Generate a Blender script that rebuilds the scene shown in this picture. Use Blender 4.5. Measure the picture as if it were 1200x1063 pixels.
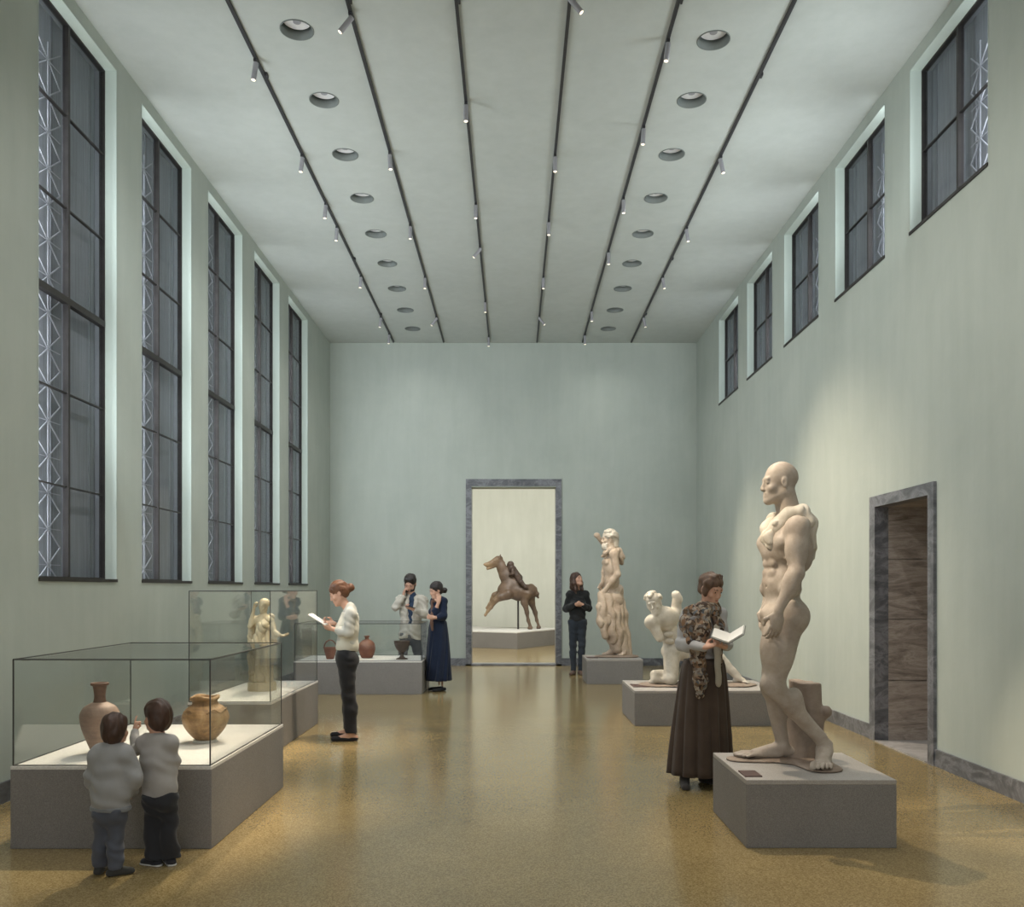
import bpy, bmesh, math, random
import numpy as np
from mathutils import Vector, Matrix
random.seed(7)
for o in list(bpy.data.objects): bpy.data.objects.remove(o)
SC = bpy.context.scene
COL = SC.collection
PI = math.pi

# ------------------------------------------------------------------ camera, world, exposure
FPX, VX, VY, EYE = 1050.0, 601.5, 690.0, 1.55
cam_d = bpy.data.cameras.new('camera'); cam = bpy.data.objects.new('camera', cam_d); COL.objects.link(cam)
cam.location = (0, 0, EYE); cam.rotation_euler = (PI/2, 0, 0)
cam_d.sensor_width = 36; cam_d.lens = 36*FPX/1200
cam_d.shift_x = -(VX-600)/1200; cam_d.shift_y = (VY-531.5)/1200
cam_d.clip_start = 0.05; cam_d.clip_end = 200
SC.camera = cam
vs = SC.view_settings
vs.view_transform = 'Standard'; vs.look = 'None'; vs.gamma = 1; vs.use_curve_mapping = False; vs.exposure = 0.0
W = bpy.data.worlds.new('world'); SC.world = W; W.use_nodes = True
bgn = W.node_tree.nodes['Background']; bgn.inputs[0].default_value = (1.0, 0.985, 0.95, 1); bgn.inputs[1].default_value = 1.2

def P(px, py, Y):
    return Vector(((px-VX)*Y/FPX, Y, EYE-(py-VY)*Y/FPX))

HW, D, CH = 3.70, 18.08, 6.51      # half width, back wall, ceiling height
Y0 = -2.5                           # where the modelled hall ends behind the camera
WY = [6.98+1.94*k for k in range(5)]; WW = 1.38
WT, WB_L, WB_R = 6.385, 1.63, 4.865

def area(name, loc, direction, sx, sy, power, color, spread=PI):
    l = bpy.data.lights.new(name, 'AREA'); l.shape = 'RECTANGLE'; l.size = sx; l.size_y = sy
    l.energy = power; l.color = color; l.spread = spread
    o = bpy.data.objects.new(name, l); COL.objects.link(o); o.location = loc
    o.rotation_euler = Vector(direction).to_track_quat('-Z', 'Y').to_euler()
    return o
def spot(name, loc, target, power, color=(1, .86, .68), angle=30, blend=.6, r=.03):
    l = bpy.data.lights.new(name, 'SPOT'); l.energy = power; l.color = color
    l.spot_size = math.radians(angle); l.spot_blend = blend; l.shadow_soft_size = r
    o = bpy.data.objects.new(name, l); COL.objects.link(o); o.location = loc
    o.rotation_euler = (Vector(target)-Vector(loc)).to_track_quat('-Z', 'Y').to_euler()
    return o
# daylight falling in at each window, slanting down the hall
DAY = (.90, .97, 1.0)
for wi, y in enumerate(WY):
    for s in (-1, 1):
        h = 3.6 if s < 0 else .9
        zc = 3.55 if s < 0 else 5.1
        a = math.radians((38, 36, 32, 26, 22)[wi]); pw = (1.45, 1.15, .75, .4, .2)[wi]
        for zc_, h_ in (((4.35, 1.7), (2.6, 1.7)) if s < 0 else ((zc, h),)):
            area('daylight_at_window', (s*3.22, y+.62, zc_), (-s*math.cos(a), math.sin(a), .32), .75, h_, (19 if s < 0 else 17)*pw, DAY)
        area('daylight_on_reveal', (s*3.752, y+.022, (WT+(WB_L if s < 0 else WB_R))/2), (-s*.1, 1, 0), .085, (4.5 if s < 0 else 1.4), (11 if s < 0 else 4)*(1.15, 1, .9, .75, .65)[wi], DAY)
        area('added_light_behind_glass', (s*3.868, y+.03, zc), (s*.12, 1, 0), .055, (4.5 if s < 0 else 1.4), (26 if s < 0 else 9), (.93, .96, 1))  # added light behind the glass, brightens lattice and screen

# ------------------------------------------------------------------ materials
MATS = {}
def nt_new(name):
    m = bpy.data.materials.new(name); m.use_nodes = True
    nt = m.node_tree; b = nt.nodes['Principled BSDF']
    MATS[name] = m
    return m, nt, b
def N(nt, t, **kw):
    n = nt.nodes.new(t)
    for k, v in kw.items():
        if k in n.inputs: n.inputs[k].default_value = v
        else: setattr(n, k, v)
    return n
def coords(nt, scale=(1, 1, 1), obj=True):
    tc = N(nt, 'ShaderNodeTexCoord'); mp = N(nt, 'ShaderNodeMapping'); mp.inputs['Scale'].default_value = scale
    nt.links.new(tc.outputs['Object'], mp.inputs[0]); return mp.outputs[0]
def ramp(nt, fac, stops):
    r = N(nt, 'ShaderNodeValToRGB'); e = r.color_ramp.elements
    while len(e) < len(stops): e.new(.5)
    for i, (p, c) in enumerate(stops):
        e[i].position = p; e[i].color = (*c, 1)
    nt.links.new(fac, r.inputs[0]); return r.outputs[0]
def noise(nt, vec, scale, detail=4, rough=.55, dist=0):
    n = N(nt, 'ShaderNodeTexNoise'); n.inputs['Scale'].default_value = scale; n.inputs['Detail'].default_value = detail
    n.inputs['Roughness'].default_value = rough; n.inputs['Distortion'].default_value = dist
    nt.links.new(vec, n.inputs['Vector']); return n.outputs['Fac']
def bump(nt, b, h, strength=.2, dist=.01):
    n = N(nt, 'ShaderNodeBump'); n.inputs['Strength'].default_value = strength; n.inputs['Distance'].default_value = dist
    nt.links.new(h, n.inputs['Height']); nt.links.new(n.outputs[0], b.inputs['Normal'])
def mixc(nt, a, b_, fac, mode='MIX'):
    m = N(nt, 'ShaderNodeMix'); m.data_type = 'RGBA'; m.blend_type = mode
    if isinstance(fac, (int, float)): m.inputs[0].default_value = fac
    else: nt.links.new(fac, m.inputs[0])
    for i, v in ((6, a), (7, b_)):
        if isinstance(v, tuple): m.inputs[i].default_value = (*v, 1)
        else: nt.links.new(v, m.inputs[i])
    return m.outputs[2]
def plain(name, c, rough=.6, var=.12, scale=8, bstr=.15, bscale=60, metal=0, spec=.5, bdist=.004, sheen=0, vec=(1, 1, 1)):
    m, nt, b = nt_new(name); v = coords(nt, vec)
    d = tuple(x*(1-var) for x in c); l = tuple(min(1, x*(1+var)) for x in c)
    nt.links.new(ramp(nt, noise(nt, v, scale), [(.3, d), (.7, l)]), b.inputs['Base Color'])
    b.inputs['Roughness'].default_value = rough; b.inputs['Metallic'].default_value = metal
    b.inputs['Specular IOR Level'].default_value = spec
    if sheen: b.inputs['Sheen Weight'].default_value = sheen
    if bstr: bump(nt, b, noise(nt, v, bscale, 3), bstr, bdist)
    return m
def speckle(name, c1, c2, c3, scale, rough=.6, mott=.5, bstr=.1, spec=.5, coat=0):
    m, nt, b = nt_new(name); v = coords(nt)
    vo = N(nt, 'ShaderNodeTexVoronoi'); vo.inputs['Scale'].default_value = scale; nt.links.new(v, vo.inputs['Vector'])
    bw = N(nt, 'ShaderNodeRGBToBW'); nt.links.new(vo.outputs['Color'], bw.inputs[0])
    sp = ramp(nt, bw.outputs[0], [(.25, c1), (.5, c2), (.8, c3)])
    mo = ramp(nt, noise(nt, v, 1.3, 6, .6), [(.3, tuple([1-mott*.35]*3)), (.7, (1, 1, 1))])
    nt.links.new(mixc(nt, sp, mo, 1.0, 'MULTIPLY'), b.inputs['Base Color'])
    b.inputs['Roughness'].default_value = rough; b.inputs['Specular IOR Level'].default_value = spec
    bump(nt, b, noise(nt, v, scale*.7, 2), bstr, .002)
    return m
def plaster(name, c, c2, rough=.85):
    m, nt, b = nt_new(name); v = coords(nt); v2 = coords(nt, (2.6, 2.6, .35))
    n1 = noise(nt, v, .8, 8, .65, .4); n2 = noise(nt, v2, 2.2, 6, .6)
    base = ramp(nt, n1, [(.32, c2), (.68, c)])
    st = ramp(nt, n2, [(.3, (.93, .935, .93)), (.7, (1, 1, 1))])
    nt.links.new(mixc(nt, base, st, 1.0, 'MULTIPLY'), b.inputs['Base Color'])
    b.inputs['Roughness'].default_value = rough; b.inputs['Specular IOR Level'].default_value = .25
    bump(nt, b, noise(nt, v, 26, 5), .12, .006)
    return m
def marble(name, base, vein, dark, scale=2, aniso=(1, 1, 4), rough=.35):
    m, nt, b = nt_new(name); v = coords(nt, aniso)
    n1 = noise(nt, v, scale, 8, .65, 1.6); n2 = noise(nt, v, scale*3.1, 8, .7, 2.2)
    a = ramp(nt, n1, [(.3, dark), (.48, base), (.56, vein), (.62, base), (.8, dark)])
    c = ramp(nt, n2, [(.3, (.7, .7, .7)), (.55, (1, 1, 1))])
    nt.links.new(mixc(nt, a, c, 1.0, 'MULTIPLY'), b.inputs['Base Color'])
    b.inputs['Roughness'].default_value = rough
    return m
def glassmat(name, tint, refl=1.0, rough=.02, ior=1.45):
    m = bpy.data.materials.new(name); m.use_nodes = True; nt = m.node_tree; nt.nodes.clear()
    out = N(nt, 'ShaderNodeOutputMaterial'); mix = N(nt, 'ShaderNodeMixShader'); tr = N(nt, 'ShaderNodeBsdfTransparent')
    gl = N(nt, 'ShaderNodeBsdfGlossy'); fr = N(nt, 'ShaderNodeLayerWeight'); fr.inputs[0].default_value = .5
    pw = N(nt, 'ShaderNodeMath', operation='POWER'); pw.inputs[1].default_value = 5
    mu = N(nt, 'ShaderNodeMath', operation='MULTIPLY_ADD'); mu.inputs[1].default_value = .96*refl; mu.inputs[2].default_value = .035*refl
    mu.use_clamp = True
    tr.inputs[0].default_value = (*tint, 1); gl.inputs['Roughness'].default_value = rough
    nt.links.new(fr.outputs['Facing'], pw.inputs[0]); nt.links.new(pw.outputs[0], mu.inputs[0]); nt.links.new(mu.outputs[0], mix.inputs[0])
    nt.links.new(tr.outputs[0], mix.inputs[1]); nt.links.new(gl.outputs[0], mix.inputs[2]); nt.links.new(mix.outputs[0], out.inputs[0])
    return m
def emis(name, c, s):
    m, nt, b = nt_new(name); b.inputs['Base Color'].default_value = (*c, 1)
    b.inputs['Emission Color'].default_value = (*c, 1); b.inputs['Emission Strength'].default_value = s
    return m

M_wall = plaster('green_grey_plaster', (.455, .495, .45), (.405, .445, .405))
M_ceil = plaster('pale_ceiling_plaster', (.51, .54, .515), (.465, .495, .47))
M_jamb = plaster('daylit_reveal_plaster', (.60, .68, .63), (.55, .63, .58))  # paler than the walls: daylight on the reveals put into the colour
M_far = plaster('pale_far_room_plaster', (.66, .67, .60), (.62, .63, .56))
M_floor = speckle('gold_terrazzo', (.215, .155, .062), (.30, .222, .098), (.375, .285, .14), 150, rough=.17, mott=.6, spec=.65, bstr=.04)
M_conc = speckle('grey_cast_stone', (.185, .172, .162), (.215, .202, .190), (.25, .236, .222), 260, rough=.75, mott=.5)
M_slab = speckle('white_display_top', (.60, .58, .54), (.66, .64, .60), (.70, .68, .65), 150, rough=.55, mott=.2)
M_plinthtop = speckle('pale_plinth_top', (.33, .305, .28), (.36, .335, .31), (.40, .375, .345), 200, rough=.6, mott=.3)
M_base = marble('blue_grey_marble', (.13, .135, .15), (.22, .225, .245), (.055, .06, .07), 2.2, (1, 1, 1.6), .35)
M_brown = marble('brown_veined_marble', (.33, .285, .25), (.42, .37, .33), (.16, .135, .118), 1.6, (.9, .9, 4.5), .4)
M_frame = plain('dark_bronze_frame', (.042, .038, .036), .5, .2, 10, .05, 80, metal=.4)
M_track = plain('dark_track_metal', (.055, .055, .06), .5, .1, 10, .03, 80, metal=.5)
M_spot = plain('grey_spot_metal', (.36, .355, .38), .45, .08, 10, .02, 80, metal=.3)
M_lens = emis('warm_lamp_lens', (1, .88, .70), 1.3)
M_down = plain('frosted_lens', (.75, .74, .74), .35, .05, 10, .02, 80)
M_downring = plain('grey_green_recess', (.17, .19, .18), .6, .06, 10, .02, 80)
M_screen, _nt, _b = nt_new('grey_mesh_screen')
_v = coords(_nt, (14, 14, .25)); _v2 = coords(_nt, (1, 1, 1))
_c = ramp(_nt, noise(_nt, _v, 5, 6, .7), [(.3, (.20, .208, .228)), (.7, (.34, .358, .385))])
_nt.links.new(mixc(_nt, _c, ramp(_nt, noise(_nt, _v2, 1.1, 5), [(.3, (.72, .74, .74)), (.7, (1, 1, 1))]), 1.0, 'MULTIPLY'), _b.inputs['Base Color'])
_b.inputs['Roughness'].default_value = .8
M_lattice = plain('pale_steel_lattice', (.36, .37, .40), .5, .08, 10, 0)
M_wglass = glassmat('window_glass', (.93, .94, .955), .35, .06)
M_cglass = glassmat('case_glass', (.975, .985, .98), 1.0)
M_edge = plain('dark_case_edge', (.045, .045, .042), .4, .1, 10, 0)
M_bronze_lab = plain('brown_label_plate', (.075, .035, .028), .45, .2, 30, .05, 80)

# ------------------------------------------------------------------ mesh helpers
def setm(o, m):
    if m: o.data.materials.append(m)
def tag(o, label=None, cat=None, group=None, kind=None):
    if label: o['label'] = label
    if cat: o['category'] = cat
    if group: o['group'] = group
    if kind: o['kind'] = kind
    return o
def link(name, me, m=None, parent=None):
    o = bpy.data.objects.new(name, me); COL.objects.link(o)
    if m: me.materials.append(m)
    if parent: o.parent = parent
    return o
def empty(name, loc, label=None, cat=None, group=None, rz=0, kind=None):
    o = bpy.data.objects.new(name, None); COL.objects.link(o); o.location = loc; o.rotation_euler = (0, 0, rz)
    o.empty_display_size = .1
    tag(o, label, cat, group, kind); return o
class MB:
    def __init__(s): s.bm = bmesh.new()
    def box(s, a, b, bev=0):
        a = Vector(a); b = Vector(b)
        r = bmesh.ops.create_cube(s.bm, size=1); vs_ = r['verts']
        for v in vs_: v.co = Vector(((a.x+b.x)/2+v.co.x*(b.x-a.x), (a.y+b.y)/2+v.co.y*(b.y-a.y), (a.z+b.z)/2+v.co.z*(b.z-a.z)))
        if bev:
            es = list({e for v in vs_ for e in v.link_edges})
            bmesh.ops.bevel(s.bm, geom=es, offset=bev, segments=2, affect='EDGES', profile=.5)
        return s
    def tube(s, a, b, r1, r2=None, n=16, caps=True):
        a = Vector(a); b = Vector(b); r2 = r1 if r2 is None else r2; d = b-a
        q = d.to_track_quat('Z', 'Y').to_matrix().to_4x4()
        bmesh.ops.create_cone(s.bm, cap_ends=caps, segments=n, radius1=r1, radius2=r2, depth=d.length, matrix=Matrix.Translation((a+b)/2) @ q)
        return s
    def bar(s, a, b, w, t):
        a = Vector(a); b = Vector(b); d = b-a
        q = d.to_track_quat('Z', 'Y').to_matrix().to_4x4()
        bmesh.ops.create_cube(s.bm, size=1, matrix=Matrix.Translation((a+b)/2) @ q @ Matrix.Diagonal((w, t, d.length, 1)))
        return s
    def lathe(s, prof, c=(0, 0, 0), n=48, fn=None):
        c = Vector(c); rings = []
        for (r, z) in prof:
            ring = []
            for i in range(n):
                a = 2*PI*i/n; rr, zz = (r, z) if fn is None else fn(r, z, a)
                ring.append(s.bm.verts.new(c+Vector((rr*math.cos(a), rr*math.sin(a), zz))))
            rings.append(ring)
        for j in range(len(rings)-1):
            for i in range(n):
                s.bm.faces.new((rings[j][i], rings[j][(i+1) % n], rings[j+1][(i+1) % n], rings[j+1][i]))
        s.bm.faces.new(list(reversed(rings[0]))); s.bm.faces.new(rings[-1])
        return s
    def build(s, name, m=None, parent=None, smooth=False, origin=None):
        bmesh.ops.recalc_face_normals(s.bm, faces=s.bm.faces)
        me = bpy.data.meshes.new(name); s.bm.to_mesh(me); s.bm.free()
        if origin is not None: me.transform(Matrix.Translation(-Vector(origin)))
        if smooth:
            me.polygons.foreach_set('use_smooth', [True]*len(me.polygons))
        o = link(name, me, m, parent)
        if origin is not None and parent is None: o.location = origin
        return o
def struct(o): o['kind'] = 'structure'; return o

# ------------------------------------------------------------------ room shell
T = .40
def side_wall(s, name, sill, door=None):
    b = MB(); x0, x1 = s*HW, s*(HW+T)
    lo, hi = min(x0, x1), max(x0, x1)
    edges = [Y0]
    for y in WY: edges += [y, y+WW]
    edges.append(D+.35)
    for i in range(0, len(edges), 2): b.box((lo, edges[i], sill), (hi, edges[i+1], WT))
    b.box((lo, Y0, WT), (hi, D+.35, CH+.3))
    if door is None: b.box((lo, Y0, -.1), (hi, D+.35, sill))
    else:
        ya, yb, zt = door
        b.box((lo, Y0, zt), (hi, D+.35, sill)); b.box((lo, Y0, -.1), (hi, ya, zt)); b.box((lo, yb, -.1), (hi, D+.35, zt))
    return struct(b.build(name, M_wall))
DR = (7.90, 9.14, 2.42)       # doorway in the right wall: near y, far y, top
side_wall(-1, 'wall_left', WB_L)
side_wall(1, 'wall_right', WB_R, DR)
# back wall with the tall doorway
DB = (-.845, .862, 3.60); BT = .35
b = MB(); b.box((-HW-T, D, DB[2]), (HW+T, D+BT, CH+.3)); b.box((-HW-T, D, -.1), (DB[0], D+BT, DB[2])); b.box((DB[1], D, -.1), (HW+T, D+BT, DB[2]))
struct(b.build('wall_back', M_wall))
struct(MB().box((-HW-T, Y0, -.1), (HW+T+1.4, D+BT, 0)).build('floor', M_floor))
# ceiling with the round openings of the recessed lights
DL = [(-1.92, 7.95+1.142*k) for k in range(9)] + [(1.81, (8.10 if k == 0 else 7.95+1.142*k)) for k in range(9)]
def ceiling():
    bm = bmesh.new(); z0 = CH; t = .3; R = .143; n = 32
    xs = sorted({-HW-T, HW+T, -1.92-.25, -1.92+.25, 1.81-.25, 1.81+.25})
    def face(pts): bm.faces.new([bm.verts.new(p) for p in pts])
    for i in range(len(xs)-1):
        xa, xb = xs[i], xs[i+1]; cx = (xa+xb)/2
        holes = sorted([y for x, y in DL if abs(x-cx) < .01])
        if not holes: face([(xa, Y0, z0), (xa, D, z0), (xb, D, z0), (xb, Y0, z0)]); continue
        ycur = Y0
        for y in holes:
            face([(xa, ycur, z0), (xa, y-.25, z0), (xb, y-.25, z0), (xb, ycur, z0)]); ycur = y+.25
            sq, ci = [], []
            for k in range(n):
                a = 2*PI*k/n; c, s_ = math.cos(a), math.sin(a); m = .25/max(abs(c), abs(s_))
                sq.append(bm.verts.new((cx+m*c, y+m*s_, z0))); ci.append(bm.verts.new((cx+R*c, y+R*s_, z0)))
            for k in range(n): bm.faces.new((sq[k], sq[(k+1) % n], ci[(k+1) % n], ci[k]))
        face([(xa, ycur, z0), (xa, D, z0), (xb, D, z0), (xb, ycur, z0)])
    face([(-HW-T, Y0, z0+t), (-HW-T, D, z0+t), (HW+T, D, z0+t), (HW+T, Y0, z0+t)])
    bmesh.ops.remove_doubles(bm, verts=bm.verts, dist=1e-5)
    me = bpy.data.meshes.new('ceiling'); bm.to_mesh(me); bm.free()
    return struct(link('ceiling', me, M_ceil))
ceiling()

plain_guide = plain('screen_guide_grey', (.16, .17, .185), .6, .05, 10, 0)
# windows: dark frames set into reveals coloured as daylit, mesh screens and steel lattice behind the glass
def window(n, s, y0, zb, zt, rows, transom, lat):
    root = empty('window_%d' % n, (s*HW, y0+WW/2, zb)); root['kind'] = 'structure'
    O = root.location
    def bld(mb, name, m): o = mb.build(name, m, root); o.data.transform(Matrix.Translation(-O)); return o
    X = lambda d: s*(HW+d)
    def bx(mb, d0, d1, ya, yb, za, zc_, bev=0):
        a, c = X(d0), X(d1); mb.box((min(a, c), ya, za), (max(a, c), yb, zc_), bev)
    y1 = y0+WW; ym = (y0+y1)/2
    r = MB(); e = .004
    bx(r, .0, .13, y1-.006, y1+e, zb, zt); bx(r, .0, .13, y0-e, y0+.006, zb, zt); bx(r, .0, .13, y0, y1, zt-.006, zt+e)
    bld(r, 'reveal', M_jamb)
    r = MB(); bx(r, .13, .24, y1-.008, y1+e, zb, zt); bx(r, .13, .24, y0-e, y0+.008, zb, zt); bx(r, .13, .24, y0, y1, zt-.008, zt+e)
    bld(r, 'shade_lining', plain_guide)  # added lining, greyed to dim the lit jamb behind the glass
    f = MB(); w = .022
    bx(f, .105, .155, y0+.006, y0+w, zb, zt); bx(f, .105, .155, y1-w, y1-.006, zb, zt); bx(f, .105, .155, y0, y1, zt-w, zt-.006); bx(f, .105, .155, y0, y1, zb, zb+w)
    bld(f, 'window_frame', M_frame)
    bx(sl := MB(), -.012, .105, y0, y1, zb-.02, zb+.008); bld(sl, 'window_sill', M_frame)
    bx(m := MB(), .10, .15, ym-.015, ym+.015, zb+w, zt-w); bld(m, 'mullion', M_frame)
    if transom: bx(t := MB(), .098, .15, y0+w, y1-w, transom-.028, transom+.028); bld(t, 'transom', M_frame)
    for z in rows: bx(g := MB(), .112, .14, y0+w, y1-w, z-.0055, z+.0055); bld(g, 'glazing_bar', M_frame)
    bx(g := MB(), .124, .130, y0+w, y1-w, zb+w, zt-w); bld(g, 'glass', M_wglass)
    bx(g := MB(), .205, .22, y0-.1, y1+.1, zb-.1, zt+.1); bld(g, 'screen', M_screen)
    # vertical guide strips of the screen
    g = MB()
    for q in (y0+.10, ym-.10, ym+.10, y1-.10): bx(g, .198, .205, q-.02, q+.02, zb, zt)
    bld(g, 'screen_guide', plain_guide)
    c, hw, top = lat; g = MB(); xl = X(.172); z = zb+.12
    g.bar((xl, y0+c, zb), (xl, y0+c, top), .010, .010)
    while z < top-.1:
        g.bar((xl, y0+c-hw, z), (xl, y0+c+hw, z), .006, .006)
        g.bar((xl, y0+c-hw, z-.15), (xl, y0+c+hw, z+.15), .009, .009); g.bar((xl, y0+c-hw, z+.15), (xl, y0+c+hw, z-.15), .009, .009)
        z += .30
    bld(g, 'steel_lattice', M_lattice)
for k, y in enumerate(WY):
    window(k+1, -1, y, WB_L, WT, (2.42, 3.22, 4.80, 5.59), 4.01, (.475, .20, 6.1))
    window(k+6, 1, y, WB_R, WT, (5.62,), None, (.45, .15, 6.1))

# baseboards
bl = struct(MB().box((-HW, Y0, 0), (-HW+.02, D, .15)).build('baseboard_left', M_base))
br = MB(); br.box((HW-.02, Y0, 0), (HW, 7.83, .15)); br.box((HW-.02, 9.24, 0), (HW, D, .15)); struct(br.build('baseboard_right', M_base))
bb = MB(); bb.box((-HW, D-.02, 0), (-.956, D, .15)); bb.box((.973, D-.02, 0), (HW, D, .15)); struct(bb.build('baseboard_back', M_base))
# back doorway frame (marble) and threshold
f = MB(); x0, x1, zt = -.956, .973, 3.76
f.box((x0, D-.03, 0), (x0+.115, D+BT+.03, zt)); f.box((x1-.115, D-.03, 0), (x1, D+BT+.03, zt)); f.box((x0+.115, D-.03, zt-.14), (x1-.115, D+BT+.03, zt))
struct(f.build('trim_1', M_base))
struct(MB().box((x0, D-.03, 0), (x1, D+BT, .03)).build('trim_2', M_base))
# side doorway: marble frame, lined passage behind it
f = MB(); xw = HW
f.box((xw-.03, 7.83, 0), (xw+.11, 7.94, 2.49)); f.box((xw-.03, 9.10, 0), (xw+.11, 9.24, 2.49)); f.box((xw-.03, 7.94, 2.38), (xw+.11, 9.10, 2.49))
struct(f.build('trim_3', M_base))
f = MB()
zs = [0, .62, 1.24, 1.85, 2.46]
for i in range(4):
    f.box((xw+.11, 9.10, zs[i]+.004), (xw+1.3, 9.20, zs[i+1]-.004))
    f.box((xw+.11, 7.80, zs[i]+.004), (xw+1.3, 7.94, zs[i+1]-.004)); f.box((xw+1.2, 7.94, zs[i]+.004), (xw+1.3, 9.10, zs[i+1]-.004))
f.box((xw+.11, 7.8, 2.38), (xw+1.3, 9.2, 2.48)); f.box((xw+.115, 9.12, 0), (xw+1.3, 9.2, 2.4))
struct(f.build('wall_passage', M_brown))
struct(MB().box((xw-.03, 7.94, 0), (xw+1.2, 9.10, .012)).build('floor_passage', marble('pale_threshold_marble', (.33, .315, .30), (.42, .40, .39), (.20, .19, .19), 2.5, (1, 1, 1), .35)))
# the gallery beyond
b = MB(); FY = D+BT
b.box((-5.2, 27.4, -.1), (5.2, 27.6, 7)); b.box((-5.4, FY, -.1), (-5.2, 27.6, 7)); b.box((5.2, FY, -.1), (5.4, 27.6, 7))
struct(b.build('wall_far_gallery', M_far))
struct(MB().box((-5.4, FY-.0, -.1), (5.4, 27.6, 0)).build('floor_far_gallery', M_floor))
struct(MB().box((-5.4, FY, 6.5), (5.4, 27.6, 6.6)).build('ceiling_far_gallery', M_ceil))
area('far_gallery_fill', (0, 20.2, 6.3), (0, .45, -1), 7, 2.5, 900, (1, .98, .93))  # added overhead area light to brighten the far gallery

# ------------------------------------------------------------------ ceiling lights
ORD = ['nearest', 'second', 'third', 'fourth', 'fifth', 'sixth', 'seventh', 'eighth', 'farthest']
def downlight(x, y, lab, grp):
    t = empty('recessed_ceiling_light', (x, y, CH), lab, 'ceiling light', grp)
    b = MB(); n = 32; bm = b.bm
    def ring(r, z): return [bm.verts.new((r*math.cos(2*PI*i/n), r*math.sin(2*PI*i/n), z)) for i in range(n)]
    rs = [ring(.150, -.002), ring(.150, -.006), ring(.141, -.006), ring(.141, .13), ring(.150, .13), ring(.150, -.002)]
    for j in range(5):
        for i in range(n): bm.faces.new((rs[j][i], rs[j][(i+1) % n], rs[j+1][(i+1) % n], rs[j+1][i]))
    b.build('recess_ring', M_downring, t, True)
    MB().tube((0, 0, .075), (0, 0, .105), .122, .122, 32).build('diffuser', M_down, t)
    MB().tube((0, 0, .105), (0, 0, .13), .141, .141, 32).build('back_plate', M_downring, t)
    c = MB().tube((0, 0, .066), (0, 0, .076), .034, .036, 24); c.build('lamp_collar', M_spot, t)
    spot('downlight_lamp', (x, y, CH+.06), (x, y, 0), 86 if y < 15 else 50, (1, .975, .94), 130, .9, .04)
for i, (x, y) in enumerate(DL):
    k = i % 9; row = 'left' if i < 9 else 'right'
    w = ORD[k] if k in (0, 8) else ORD[k]+' from the camera'
    downlight(x, y, 'round recessed ceiling light, %s in the %s row' % (w, row), 'recessed round lights in two ceiling rows')

for y in (6.81, 5.67, 4.53, 3.39):       # added lamps continuing the rows unseen above the camera, for more light
    for x in (-1.92, 1.81): spot('downlight_lamp', (x, y, CH-.01), (x, y, 0), 86, (1, .975, .94), 130, .9, .04)
TR = [-2.40, -1.395, -.48, .475, 1.39, 2.365]
TN = ['leftmost', 'second', 'third', 'fourth', 'fifth', 'rightmost']
TYE = D-.12
tlab = ['first from the left, nearest the tall windows', 'second from the left, inside the left row of round lights', 'third from the left, just left of the ceiling centre',
        'fourth from the left, just right of the ceiling centre', 'fifth from the left, inside the right row of round lights', 'last on the right, nearest the small high windows']
for i, x in enumerate(TR):
    t = empty('lighting_track', (x, Y0, CH), 'dark ceiling lighting track, '+tlab[i], 'lighting track', 'long dark lighting tracks on the ceiling')
    MB().box((-.014, 0, -.03), (.014, TYE-Y0, 0)).build('rail', M_track, t)
    for q in ((3.0, 6.6, 11.4, 14.1) if i in (0, 5) else (5.5,)):
        MB().box((.018, q-Y0+2.0, -.03), (.035, q-Y0+2.06, .0)).build('feed_clip', M_track, t)
heads = [  # track, head-bottom px, tilt dx
 [(97, -.02), (204, -.015), (258, -.01), (284, -.01), (339, -.01), (385, -.02), (404, -.01)],
 [(45, -.12), (201, .01), (282, .0), (340, 0), (384.6, -.11)],
 [(145, 0), (258, 0), (306, -.12), (367.6, 0), (407, 0)],
 [(22.5, .12), (203.6, 0), (277.5, 0), (340, 0), (384, .12)],
 [(75, -.02), (172, -.01), (252, 0), (311.5, 0), (378, 0), (405, 0)],
 [(205.5, .03), (285, .02), (340, .02), (385, .03)]]
HEADS = {}
for i, hs in enumerate(heads):
    for k, (yb, tilt) in enumerate(hs):
        y = min(4.715*FPX/(VY-yb), TYE-.03); x = TR[i]
        n = len(hs); pos = 'nearest the camera' if k == 0 else ('nearest the back wall' if k == n-1 else ['second', 'third', 'fourth', 'fifth', 'sixth'][k-1]+' from the camera')
        til = '' if abs(tilt) < .05 else ('tilted left ' if tilt < 0 else 'tilted right ')
        tn = ('%s track' % TN[i]) if i in (0, 5) else '%s track from the left' % TN[i]
        t = empty('track_spotlight', (x, y, CH-.035), 'grey cylinder spotlight %son the %s, %s' % (til, tn, pos), 'spotlight', 'small cylinder spotlights hanging from the tracks')
        d = Vector((tilt, -.01, -.155)).normalized()
        MB().box((-.014, -.03, -.02), (.014, .03, 0)).build('track_adapter', M_track, t)
        MB().tube((0, 0, -.015), (0, 0, -.05), .007, .007, 10).build('stem', M_spot, t)
        a = Vector((0, 0, -.045))-d*.02; e = Vector((0, 0, -.045))+d*.145
        MB().tube(a, e, .024, .024, 20).build('lamp_housing', M_spot, t)
        MB().tube(e-d*.002, e+d*.002, .019, .019, 20).build('lens', M_lens, t)
        HEADS[(i, k)] = Vector((x, y, CH-.035))+e+d*.02
WARM = (1, .84, .64)

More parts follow.
